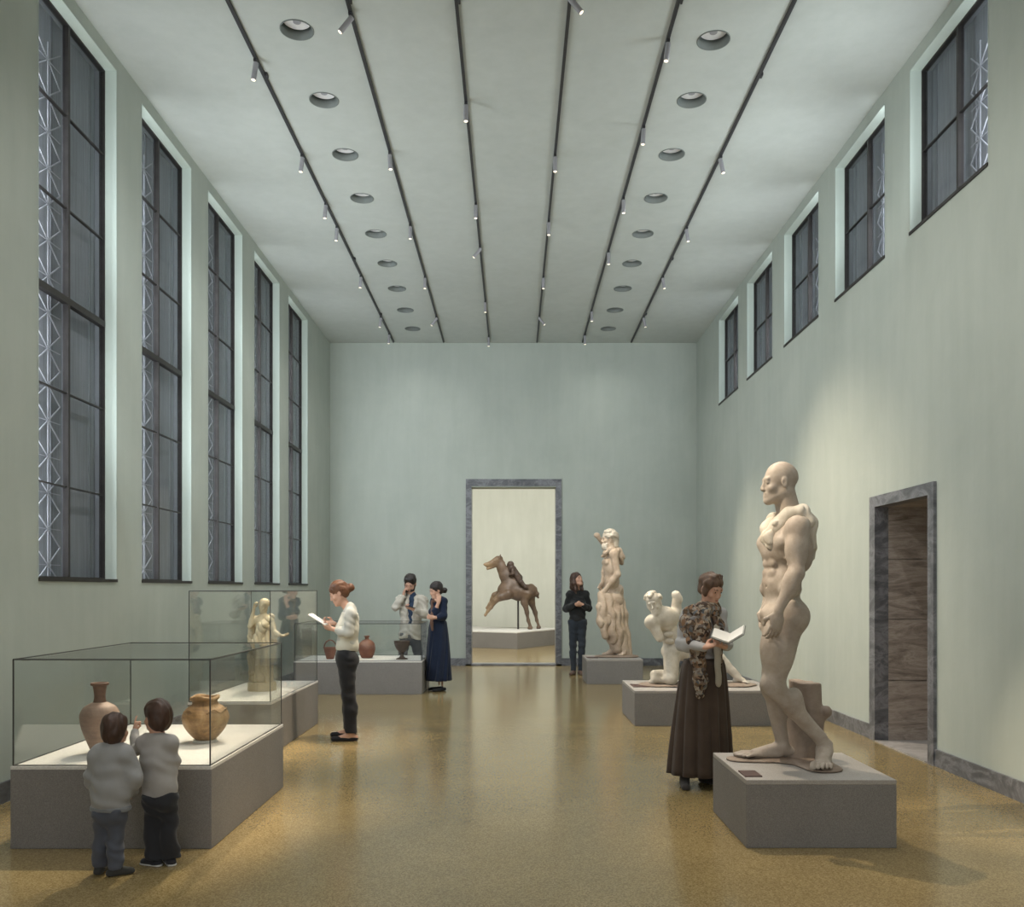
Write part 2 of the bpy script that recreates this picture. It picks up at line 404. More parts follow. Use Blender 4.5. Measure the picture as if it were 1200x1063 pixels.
# ------------------------------------------------------------------ signed-distance sculpting kit (numpy)
A = lambda *v: np.array(v, dtype=np.float64)
def nrm(v):
    v = np.asarray(v, float); return v/max(1e-9, np.linalg.norm(v))
class F:
    """collects blended shapes and turns them into ONE continuous mesh by surface nets"""
    def __init__(s, h): s.h = h; s.ops = []
    def op(s, lo, hi, fn, k, mode='u'): s.ops.append((np.asarray(lo, float), np.asarray(hi, float), fn, k, mode)); return s
    def cap(s, a, b, r1, r2=None, k=.02, sq=None, mode='u', disp=None):
        a = np.asarray(a, float); b = np.asarray(b, float); r2 = r1 if r2 is None else r2
        R = max(r1, r2)*1.05; ab = b-a; L2 = max(1e-9, ab.dot(ab))
        lo = np.minimum(a, b)-R; hi = np.maximum(a, b)+R
        if sq is not None: u, f = nrm(sq[0]), sq[1]; e = abs(u)*R*max(0, f-1); lo -= e; hi += e
        def fn(X, Y, Z):
            px, py, pz = X-a[0], Y-a[1], Z-a[2]
            t = np.clip((px*ab[0]+py*ab[1]+pz*ab[2])/L2, 0, 1)
            qx, qy, qz = px-t*ab[0], py-t*ab[1], pz-t*ab[2]
            if sq is not None:
                d = (qx*u[0]+qy*u[1]+qz*u[2])*(1/f-1)
                qx = qx+u[0]*d; qy = qy+u[1]*d; qz = qz+u[2]*d
            r = r1+(r2-r1)*t
            v = np.sqrt(qx*qx+qy*qy+qz*qz)-r
            if sq is not None and f < 1: v = v*(.5+.5*f)
            if disp is not None: v = v+disp(X, Y, Z)
            return v
        return s.op(lo, hi, fn, k, mode)
    def ell(s, c, r, R=None, k=.02, mode='u', disp=None):
        c = np.asarray(c, float); r = np.asarray(r, float)
        R = np.eye(3) if R is None else np.asarray(R, float)     # columns = axes
        e = np.abs(R) @ r*1.05
        def fn(X, Y, Z):
            px, py, pz = X-c[0], Y-c[1], Z-c[2]
            a0 = (px*R[0, 0]+py*R[1, 0]+pz*R[2, 0]); a1 = (px*R[0, 1]+py*R[1, 1]+pz*R[2, 1]); a2 = (px*R[0, 2]+py*R[1, 2]+pz*R[2, 2])
            k0 = np.sqrt((a0/r[0])**2+(a1/r[1])**2+(a2/r[2])**2); k1 = np.sqrt((a0/r[0]**2)**2+(a1/r[1]**2)**2+(a2/r[2]**2)**2)
            v = k0*(k0-1)/np.maximum(k1, 1e-6)
            if disp is not None: v = v+disp(X, Y, Z)
            return v
        return s.op(c-e, c+e, fn, k, mode)
    def chain(s, pts, rs, k=.02, **kw):
        for i in range(len(pts)-1): s.cap(pts[i], pts[i+1], rs[i], rs[i+1], k, **kw)
        return s
    def cut(s, p, n):      # remove everything on the side the normal points to
        s.ops.append((None, None, (np.asarray(p, float), nrm(n)), 0, 'cut')); return s
    def roughen(s, fn): s.ops.append((None, None, fn, 0, 'disp')); return s
    def mesh(s):
        h = s.h; us = [o for o in s.ops if o[4] == 'u']
        lo = np.min([o[0] for o in us], axis=0)-3*h-.02; hi = np.max([o[1] for o in us], axis=0)+3*h+.02
        n = np.ceil((hi-lo)/h).astype(int)+1
        ax = [(lo[i]+h*np.arange(n[i])).astype(np.float32) for i in range(3)]
        d = np.full(n, .12, np.float32)
        for (l, u, fn, k, mode) in s.ops:
            if mode == 'cut':
                p, nn = fn
                v = ((ax[0]-p[0])*nn[0])[:, None, None]+((ax[1]-p[1])*nn[1])[None, :, None]+((ax[2]-p[2])*nn[2])[None, None, :]
                np.maximum(d, v, out=d); continue
            if mode == 'disp':
                m = np.abs(d) < .05
                i = np.nonzero(m); d[m] += fn(ax[0][i[0]], ax[1][i[1]], ax[2][i[2]]).astype(np.float32); continue
            mg = k+3*h
            i0 = np.maximum(0, np.floor((l-mg-lo)/h).astype(int)); i1 = np.minimum(n, np.ceil((u+mg-lo)/h).astype(int)+1)
            if np.any(i1 <= i0): continue
            sl = tuple(slice(a, b) for a, b in zip(i0, i1))
            v = fn(ax[0][sl[0]][:, None, None], ax[1][sl[1]][None, :, None], ax[2][sl[2]][None, None, :]).astype(np.float32)
            c = d[sl]
            if mode == 'u':
                if k > 0: hh = np.maximum(k-np.abs(c-v), 0)/k; d[sl] = np.minimum(c, v)-hh*hh*k*.25
                else: d[sl] = np.minimum(c, v)
            else:
                v = -v
                if k > 0: hh = np.maximum(k-np.abs(c-v), 0)/k; d[sl] = np.maximum(c, v)+hh*hh*k*.25
                else: d[sl] = np.maximum(c, v)
        return surfnet(d, lo, h)
    def build(s, name, m=None, parent=None, loc=(0, 0, 0)):
        V, Q = s.mesh(); V = V-np.asarray(loc, float)
        o = link(name, mesh_np(name, V, Q), m, parent)
        if parent is None: o.location = loc
        return o
def surfnet(d, lo, h):
    ins = d < 0
    c = [ins[i:i+d.shape[0]-1, j:j+d.shape[1]-1, k:k+d.shape[2]-1] for i in (0, 1) for j in (0, 1) for k in (0, 1)]
    cnt = sum(x.astype(np.int8) for x in c)
    cells = np.argwhere((cnt > 0) & (cnt < 8))
    idx = np.full(cnt.shape, -1, np.int32); idx[tuple(cells.T)] = np.arange(len(cells))
    acc = np.zeros((len(cells), 3)); w = np.zeros(len(cells))
    def val(o): return d[cells[:, 0]+o[0], cells[:, 1]+o[1], cells[:, 2]+o[2]]
    C = [(i, j, k) for i in (0, 1) for j in (0, 1) for k in (0, 1)]
    for a in C:
        for axn in range(3):
            if a[axn]: continue
            b = list(a); b[axn] = 1
            va, vb = val(a), val(b); m = (va < 0) != (vb < 0)
            t = va[m]/(va[m]-vb[m]); pt = np.tile(np.array(a, float), (len(t), 1)); pt[:, axn] = t
            acc[m] += pt; w[m] += 1
    V = lo+(cells+acc/np.maximum(w, 1)[:, None])*h
    quads = []
    for axn in range(3):
        o1, o2 = [(1, 2), (2, 0), (0, 1)][axn]
        sl0 = [slice(1, -1)]*3; sl1 = [slice(1, -1)]*3
        sl0[axn] = slice(0, -1); sl1[axn] = slice(1, None)
        A0, A1 = ins[tuple(sl0)], ins[tuple(sl1)]
        for flip in (False, True):
            e = np.argwhere((A0 & ~A1) if not flip else (~A0 & A1))
            if not len(e): continue
            e = e+1; e[:, axn] -= 1
            def cell(d1, d2):
                q = e.copy(); q[:, o1] -= d1; q[:, o2] -= d2; return idx[q[:, 0], q[:, 1], q[:, 2]]
            q = np.stack([cell(1, 1), cell(0, 1), cell(0, 0), cell(1, 0)], 1)
            quads.append(q if not flip else q[:, ::-1])
    Q = np.concatenate(quads); Q = Q[(Q >= 0).all(1)]
    return V, Q
def mesh_np(name, V, Q):
    me = bpy.data.meshes.new(name); nv, nf = len(V), len(Q); k = Q.shape[1]
    me.vertices.add(nv); me.vertices.foreach_set('co', np.ascontiguousarray(V, np.float32).ravel())
    me.loops.add(nf*k); me.loops.foreach_set('vertex_index', np.ascontiguousarray(Q, np.int32).ravel())
    me.polygons.add(nf); me.polygons.foreach_set('loop_start', (np.arange(nf)*k).astype(np.int32))
    me.polygons.foreach_set('use_smooth', np.ones(nf, bool))
    me.update(calc_edges=True); me.validate(); return me
def wob(amp, freq, seed=0, aniso=(1, 1, 1)):
    r = np.random.RandomState(seed); K = [(nrm(r.randn(3))*freq*r.uniform(.6, 1.5)*np.array(aniso), r.uniform(0, 6.28)) for _ in range(7)]
    def fn(X, Y, Z):
        v = 0
        for kk, ph in K: v = v+np.sin(X*kk[0]+Y*kk[1]+Z*kk[2]+ph)
        return v*(amp/2.6)
    return fn
def folds(amp, freq, direction, seed=0, warp=.6, sharp=True):
    """cloth folds: ridges running across `direction`"""
    dn = nrm(direction); w = wob(1, freq*.35, seed)
    def fn(X, Y, Z):
        ph = (X*dn[0]+Y*dn[1]+Z*dn[2])*freq+warp*3*w(X, Y, Z)
        v = np.sin(ph)
        if sharp: v = 1-2*np.sqrt(np.abs(np.sin(ph*.5)))
        return amp*v
    return fn
def loft(name, rings, m, parent, loc, n=96, thick=0, close=True, cap_ends=False):
    """rings: (center, rx, ry, rot, fold count, fold amp, phase)"""
    V = []; 
    for (c, rx, ry, rot, nf, am, ph) in rings:
        for i in range(n):
            a = 2*PI*i/n
            q = math.sin(nf*a+ph+.9*math.sin(2*a+ph))+.45*math.sin((nf*1.7//1)*a+1.3+ph*.5)
            q = q if q < 0 else q*.8
            f = 1+am*q
            x, y = rx*f*math.cos(a), ry*f*math.sin(a)
            V.append((c[0]+x*math.cos(rot)-y*math.sin(rot), c[1]+x*math.sin(rot)+y*math.cos(rot), c[2]))
    Q = []
    for j in range(len(rings)-1):
        for i in range(n): Q.append((j*n+i, j*n+(i+1) % n, (j+1)*n+(i+1) % n, (j+1)*n+i))
    me = bpy.data.meshes.new(name); me.from_pydata([tuple(Vector(v)-Vector(loc)) for v in V], [], Q); me.update()
    me.polygons.foreach_set('use_smooth', [True]*len(me.polygons))
    o = link(name, me, m, parent)
    if thick:
        md = o.modifiers.new('s', 'SOLIDIFY'); md.thickness = thick; md.offset = -1
    return o

# ------------------------------------------------------------------ anatomy
def frame(fwd, up=(0, 0, 1)):
    f = nrm(fwd); r = nrm(np.cross(f, np.asarray(up, float))); u = np.cross(r, f); return r, f, u
def head(Fd, c, fwd, up=(0, 0, 1), s=1.0, fem=False, stone=False, child=False):
    r, f, u = frame(fwd, up); R = np.stack([r, f, u], 1); c = np.asarray(c, float)
    L = lambda x, y, z: c+s*(x*r+y*f+z*u)
    e = lambda p, rad, k=.012, mode='u', RR=R: Fd.ell(L(*p), s*np.array(rad), RR, k*s, mode)
    e((0, -.012, .036), (.073, .093, .084), .02)
    e((0, .020, -.030), (.056 if not child else .06, .066, .082 if not child else .072), .03)
    ch = -.100 if not child else -.082
    e((0, .064, ch), (.024 if fem else .028, .022, .018), .025)
    for q in (-1, 1):
        Fd.cap(L(q*.050, -.004, -.058), L(q*.014, .062, ch), .015*s, .014*s, .03*s)
        e((q*.037, .056, -.034), (.022, .022, .020), .02)
        e((q*.0315, .097, .000), (.017, .016, .0105), .012, 'sub')
        e((q*.0315, .0745, -.001), (.0135, .0125, .0115), .004)
        e((q*.076, -.006, -.008), (.008, .020, .031), .010)
        e((q*.085, .000, -.004), (.006, .010, .018), .006, 'sub')
        e((q*.012, .094, -.040), (.008, .009, .007), .008)
    Fd.cap(L(-.036, .080, .019), L(.036, .080, .019), .0095*s, None, .014*s)
    Fd.cap(L(0, .082, .012), L(0, .100 if not child else .096, -.034), .0075*s, .0108*s, .014*s)
    Fd.ell(L(0, .070, -.068), s*np.array((.030, .020, .026)), R, .015*s)
    Fd.cap(L(-.018, .084, -.062), L(.018, .084, -.062), .0065*s, None, .006*s)
    Fd.cap(L(-.014, .083, -.075), L(.014, .083, -.075), .0075*s, None, .006*s)
    Fd.cap(L(-.021, .0915, -.0685), L(.021, .0915, -.0685), .0022*s, None, .003*s, mode='sub')
    return L
def hand(Fd, w, d, palm, s=1.0, curl=.5, thumb=1, spread=1.0, point=False, k=.006, fr=.0083):
    """w wrist, d direction of the fingers, palm = direction the palm faces; thumb=+1/-1 which side"""
    w = np.asarray(w, float); d = nrm(d); p = nrm(np.asarray(palm, float)-np.dot(palm, d)*d); sd = np.cross(d, p)*thumb
    L = lambda x, y, z: w+s*(x*sd+y*d+z*p)        # x towards the thumb side, y along, z palm
    R = np.stack([sd, d, p], 1)
    Fd.ell(L(0, .045, 0), s*np.array((.040, .052, .015)), R, .012*s)
    Fd.cap(L(.0, -.01, 0), L(.0, .03, 0), .024*s, .026*s, .015*s, sq=(p, .7))
    ln = [.074, .082, .076, .060]
    for i in range(4):
        x = (.030-.020*i)*spread; b = L(x, .083-.004*abs(i-1), .0); a = 0; cu = curl
        if point and i == 0: cu = .05
        a0 = cu*.55
        q = b.copy(); ang = 0; dirx = (.10-.065*i)*(spread)
        for j, (fl, rr) in enumerate(zip((.45, .31, .24), (fr, fr*.93, fr*.82))):
            ang += a0+cu*(.2 if j == 0 else .75)
            dd = nrm(math.cos(ang)*d+math.sin(ang)*p+dirx*sd*(1 if j == 0 else .3)); q2 = q+dd*ln[i]*s*fl
            Fd.cap(q, q2, rr*s, rr*.94*s, k*s*.5 if j else k*s); q = q2
    t0 = L(.026, .018, .006); t1 = L(.052, .045, .018+.01*curl); t2 = L(.054-.012*curl, .075, .022+.022*curl)
    Fd.chain([t0, t1, t2], [.0135*s, .0115*s, .0088*s], .01*s)
def foot(Fd, an, toe, s=1.0, toes=True, k=.015, up=(0, 0, 1), side=1, floor=None):
    """bare foot, ankle joint to the tip; floor = height of the sole"""
    an = np.asarray(an, float); toe = np.asarray(toe, float); fl = toe[2] if floor is None else floor
    f = toe-an; f[2] = 0; Lf = np.linalg.norm(f); f = nrm(f); r = np.cross(f, A(0, 0, 1))*side    # r points to the big toe side
    P_ = lambda y, x, z: A(an[0], an[1], 0)+f*y*Lf+r*x*s+A(0, 0, fl+z*s)
    Fd.cap(P_(-.22, 0, .030), P_(.05, 0, .045), .030*s, .034*s, k)
    Fd.cap(P_(.0, 0, .065), P_(.60, .006, .022), .034*s, .022*s, k, sq=(r, 1.25))
    Fd.cap(P_(.1, -.015, .020), P_(.56, -.022, .015), .020*s, .016*s, k)
    if toes:
        for i, (x, y, rr) in enumerate([(.034, 1.0, .0135), (.012, 1.0, .0085), (-.006, .96, .0080), (-.023, .90, .0077), (-.038, .83, .0075)]):
            Fd.chain([P_(.58-.02*i, x*.85, .018), P_(y-.16, x*1.08, .020), P_(y-.03, x*1.1, .010)], [rr*s*1.05, rr*s, rr*s*1.04], .002*s)
    else: Fd.cap(P_(.5, .006, .02), P_(.95, 0, .016), .022*s, .017*s, k, sq=(r, 1.5))

# ------------------------------------------------------------------ plinths and display cases
def plinth(name, x0, x1, y0, y1, h, label, plaque=None, rz=None, center=None):
    t = empty(name, ((x0+x1)/2, (y0+y1)/2, 0), label, 'plinth', 'low stone plinths')
    O = t.location; hx, hy = (x1-x0)/2, (y1-y0)/2
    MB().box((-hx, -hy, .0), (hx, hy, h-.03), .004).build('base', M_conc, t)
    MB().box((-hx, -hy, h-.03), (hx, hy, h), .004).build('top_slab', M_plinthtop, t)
    if plaque:
        a, b_ = plaque; MB().box((a[0]-O.x, a[1]-O.y, h), (b_[0]-O.x, b_[1]-O.y, h+.008), .002).build('label_plate', M_bronze_lab, t)
    if rz: t.rotation_euler[2] = rz
    return t
plinth('plinth', 1.392, 2.291, 5.352, 6.245, .408, 'low square grey stone plinth under the tall bald standing statue', ((1.405, 5.43), (1.51, 5.60)))
plinth('plinth', 1.368, 3.02, 10.11, 11.26, .40, 'wide low grey stone plinth under the crouching broken statue', ((1.40, 10.45), (1.62, 10.75)))
plinth('plinth', 1.193, 2.103, 14.53, 15.50, .405, 'low grey stone plinth under the bearded draped statue by the back wall', ((1.22, 14.75), (1.40, 15.0)))
th = math.radians(29.5)
pc = Vector((.10, 22.9, 0)); ua = Vector((-math.cos(th), math.sin(th), 0)); ub = Vector((math.sin(th), math.cos(th), 0))
pcen = pc+ua*1.5+ub*1.35
t = empty('plinth', pcen, 'large pale plinth under the leaping horse sculpture beyond the tall doorway', 'plinth', rz=-th)
MB().box((-1.5, -1.35, 0), (1.5, 1.35, .41), .004).build('base', M_conc, t)
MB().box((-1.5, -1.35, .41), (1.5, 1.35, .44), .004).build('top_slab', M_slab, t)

def display_case(x0, x1, y0, y1, h, gz, label, inset=.012):
    t = empty('display_case', ((x0+x1)/2, (y0+y1)/2, 0), label, 'display case', 'glass display cases on stone bases')
    hx, hy = (x1-x0)/2, (y1-y0)/2
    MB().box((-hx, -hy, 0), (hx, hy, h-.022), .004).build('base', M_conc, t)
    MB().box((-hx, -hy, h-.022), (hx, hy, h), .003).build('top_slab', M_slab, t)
    a, b = hx-inset, hy-inset; g = .008; z0 = h; z1 = gz
    for p, q in (((-a, -b, z0), (a, -b+g, z1)), ((-a, b-g, z0), (a, b, z1)), ((-a, -b+g, z0), (-a+g, b-g, z1)), ((a-g, -b+g, z0), (a, b-g, z1)), ((-a, -b, z1), (a, b, z1+g))):
        MB().box(p, q).build('glass_pane', M_cglass, t)
    e = .0035
    for sx in (-1, 1):
        for sy in (-1, 1): MB().box((sx*a-e, sy*b-e, z0), (sx*a+e, sy*b+e, z1+g)).build('corner_seal', M_edge, t)
        MB().box((sx*a-e, -b, z1+g-e), (sx*a+e, b, z1+g+e)).build('top_seal', M_edge, t)
        MB().box((sx*a-e, -b, z0-.001), (sx*a+e, b, z0+.006)).build('bottom_seal', M_edge, t)
    for sy in (-1, 1):
        MB().box((-a, sy*b-e, z1+g-e), (a, sy*b+e, z1+g+e)).build('top_seal', M_edge, t)
        MB().box((-a, sy*b-e, z0-.001), (a, sy*b+e, z0+.006)).build('bottom_seal', M_edge, t)
    return t
display_case(-2.996, -1.797, 5.336, 7.00, .493, 1.120, 'large glass display case with two pottery vessels, in front of the two boys')
display_case(-3.03, -2.25, 8.33, 10.33, .493, 1.52, 'tall glass display case holding the pale statuette, beside the left wall')
display_case(-3.22, -1.338, 13.13, 14.25, .491, 1.03, 'low long glass display case in front of the man on the phone')

# ------------------------------------------------------------------ pottery
def clay(name, c1, c2, c3, sc=3, rough=.6):
    m, nt, b = nt_new(name); v = coords(nt); v2 = coords(nt, (1, 1, 7))
    a = ramp(nt, noise(nt, v, sc, 8, .68, .8), [(.28, c1), (.5, c2), (.72, c3)])
    s_ = ramp(nt, noise(nt, v2, sc*2.2, 5, .6), [(.3, (.75, .73, .7)), (.65, (1, 1, 1))])
    nt.links.new(mixc(nt, a, s_, 1.0, 'MULTIPLY'), b.inputs['Base Color']); b.inputs['Roughness'].default_value = rough
    bump(nt, b, noise(nt, v, 22, 6), .35, .006); return m
M_clay1 = clay('pinkish_clay', (.20, .13, .10), (.36, .24, .18), (.46, .33, .26), 2.6)
M_clay1n = clay('dark_brown_clay', (.07, .035, .022), (.15, .075, .045), (.24, .12, .07), 5)
M_clay2 = clay('ochre_clay', (.11, .06, .025), (.40, .235, .10), (.60, .42, .22), 5)
M_clay3 = clay('red_brown_clay', (.10, .035, .022), (.20, .07, .04), (.28, .12, .07), 4)
M_clay4 = clay('dark_clay', (.035, .022, .018), (.075, .048, .036), (.12, .08, .06), 5)
def smoothprof(pts, m=6):
    out = []
    for i in range(len(pts)-1):
        p0 = pts[max(0, i-1)]; p1 = pts[i]; p2 = pts[i+1]; p3 = pts[min(len(pts)-1, i+2)]
        for j in range(m):
            t = j/m; out.append(tuple(.5*((2*p1[q])+(-p0[q]+p2[q])*t+(2*p0[q]-5*p1[q]+4*p2[q]-p3[q])*t*t+(-p0[q]+3*p1[q]-3*p2[q]+p3[q])*t**3) for q in (0, 1)))
    out.append(pts[-1]); return [(max(.001, r), z) for r, z in out]
CT = .493
# tall jug: z from the photograph, at Y = 6.15
v1 = P(117, 0, 5.78).x
t = empty('clay_bottle', (v1, 5.78, CT), 'tall pinkish clay bottle with a narrow dark neck, inside the nearest glass case', 'vase')
body = smoothprof([(.040, 0), (.05, .01), (.072, .06), (.105, .15), (.119, .215), (.118, .255), (.096, .295), (.06, .318), (.043, .326)])
MB().lathe(body, n=64, fn=lambda r, z, a: (r*(1+.012*math.sin(2*a+z*9)), z)).build('body', M_clay1, t, True)
MB().lathe(smoothprof([(.043, .318), (.038, .335), (.034, .36), (.036, .39), (.041, .42), (.044, .431), (.054, .436), (.056, .444), (.053, .451), (.041, .451), (.034, .43), (.028, .38)]), n=48).build('neck', M_clay1n, t, True)
MB().lathe([(.052, 0), (.052, .008), (.045, .009)], n=40).build('foot_ring', M_clay1n, t, True)
v2 = P(240.5, 0, 6.2).x
t = empty('clay_jar', (v2, 6.2, CT), 'round ochre clay jar with a chipped rim, inside the nearest glass case', 'jar'); t.scale = (1.07, 1.07, 1.12)
MB().lathe(smoothprof([(.06, .012), (.085, .035), (.125, .085), (.146, .135), (.140, .175), (.115, .208), (.088, .226), (.080, .235)]), n=72,
           fn=lambda r, z, a: (r*(1+.014*math.sin(3*a+1)+.01*math.sin(7*a+z*30)), z+.004*math.sin(2*a))).build('body', M_clay2, t, True)
MB().lathe(smoothprof([(.080, .228), (.076, .243), (.078, .256), (.088, .262), (.091, .272), (.086, .281), (.076, .282), (.066, .265), (.06, .24)]), n=72,
           fn=lambda r, z, a: (r*(1+.03*math.sin(4*a)+.02*math.sin(9*a+2)), z+.006*math.sin(3*a+.5))).build('rim', M_clay2, t, True)
b = MB()
for ph in (0.0, 1.9, 3.6, 5.1):
    for k in range(12):
        a0 = ph+k*.09; z = .195+.012*math.sin(k*.7+ph)
        a1 = a0+.09; z_ = .195+.012*math.sin((k+1)*.7+ph)
        b.tube((.130*math.cos(a0), .130*math.sin(a0), z), (.130*math.cos(a1), .130*math.sin(a1), z_), .005, .005, 6)
b.build('incised_rope_band', M_clay2, t, True)
MB().tube((0, 0, 0), (0, 0, .014), .078, .072, 40).build('stand_ring', M_slab, t)
CT3 = .491
q = P(430, 0, 13.7)
t = empty('clay_bottle', (q.x, 13.7, CT3), 'squat red-brown clay bottle with a small neck, in the low case near the back wall', 'vase')
MB().lathe(smoothprof([(.07, 0), (.085, .01), (.118, .09), (.128, .16), (.115, .22), (.075, .265), (.036, .285)]), n=40).build('body', M_clay3, t, True)
MB().lathe(smoothprof([(.036, .28), (.028, .30), (.034, .325), (.045, .335), (.040, .342), (.03, .335)]), n=32).build('neck', M_clay3, t, True)
q = P(471, 0, 13.45)
t = empty('clay_goblet', (q.x, 13.45, CT3), 'dark footed clay bowl in the low case near the back wall', 'bowl')
MB().lathe(smoothprof([(.026, .10), (.05, .12), (.085, .16), (.112, .22), (.118, .265), (.122, .275), (.112, .275), (.10, .24), (.05, .16)]), n=40).build('bowl', M_clay4, t, True)
MB().lathe(smoothprof([(.088, 0), (.085, .012), (.045, .03), (.026, .06), (.024, .09), (.03, .115)]), n=40).build('foot', M_clay4, t, True)
q = P(387, 0, 13.5)
t = empty('clay_pot', (q.x, 13.5, CT3), 'small reddish clay pot with an arched handle in the low far case', 'pot')
MB().lathe(smoothprof([(.05, 0), (.058, .01), (.08, .09), (.098, .165), (.104, .17), (.096, .172), (.07, .09)]), n=36).build('body', M_clay3, t, True)
b = MB()
for k in range(12):
    a0, a1 = PI*k/12, PI*(k+1)/12
    b.tube((.092*math.cos(a0), 0, .165+.12*math.sin(a0)), (.092*math.cos(a1), 0, .165+.12*math.sin(a1)), .009, .009, 8)
b.build('handle', M_clay3, t, True)
# lamps lighting the cases
spot('case_spot', HEADS[(0, 1)], (-2.4, 6.15, .5), 1500, WARM, 20, .7)
spot('case_spot', HEADS[(1, 1)], (-2.3, 6.0, .5), 1200, WARM, 18, .7)
spot('case_spot', HEADS[(0, 3)], (-2.6, 9.1, .9), 2400, WARM, 14, .7)
spot('case_spot', HEADS[(0, 4)], (-2.3, 13.7, .5), 800, WARM, 13, .7)
spot('case_side_fill', HEADS[(2, 0)], (-2.25, 9.0, .2), 1300, WARM, 30, .9)
spot('case_side_fill', (.475, 6.2, CH-.2), (-1.8, 6.2, .2), 900, WARM, 22, .9)  # unseen lamp added to brighten the near case's side

# ------------------------------------------------------------------ figures
def px(ox, oy, s, Z):
    def f(cx, cy, dd=0.0): v = P(ox+cx/s, oy+cy/s, Z+dd); return A(v.x, v.y, v.z)
    return f
def stone(name, c1, c2, c3, rough=.55):
    m, nt, b = nt_new(name); v = coords(nt)
    a = ramp(nt, noise(nt, v, 3.2, 9, .66, .6), [(.30, c1), (.52, c2), (.74, c3)])
    s_ = ramp(nt, noise(nt, v, 14, 6, .7), [(.30, (.86, .84, .80)), (.6, (1, 1, 1))])
    nt.links.new(mixc(nt, a, s_, 1.0, 'MULTIPLY'), b.inputs['Base Color']); b.inputs['Roughness'].default_value = rough
    b.inputs['Specular IOR Level'].default_value = .35
    bump(nt, b, noise(nt, v, 55, 5), .25, .004); return m
M_marbleA = stone('cream_statue_marble', (.30, .245, .20), (.41, .35, .295), (.50, .445, .385))
M_marbleB = stone('warm_statue_marble', (.36, .27, .20), (.50, .40, .31), (.60, .51, .41))
M_marbleC = stone('pale_statue_marble', (.40, .36, .29), (.56, .51, .43), (.66, .62, .54))
M_stonebase = stone('brown_stone_base', (.18, .13, .10), (.27, .21, .165), (.36, .29, .23))
M_trunk = stone('grey_brown_trunk_stone', (.20, .155, .125), (.30, .24, .195), (.40, .33, .275))

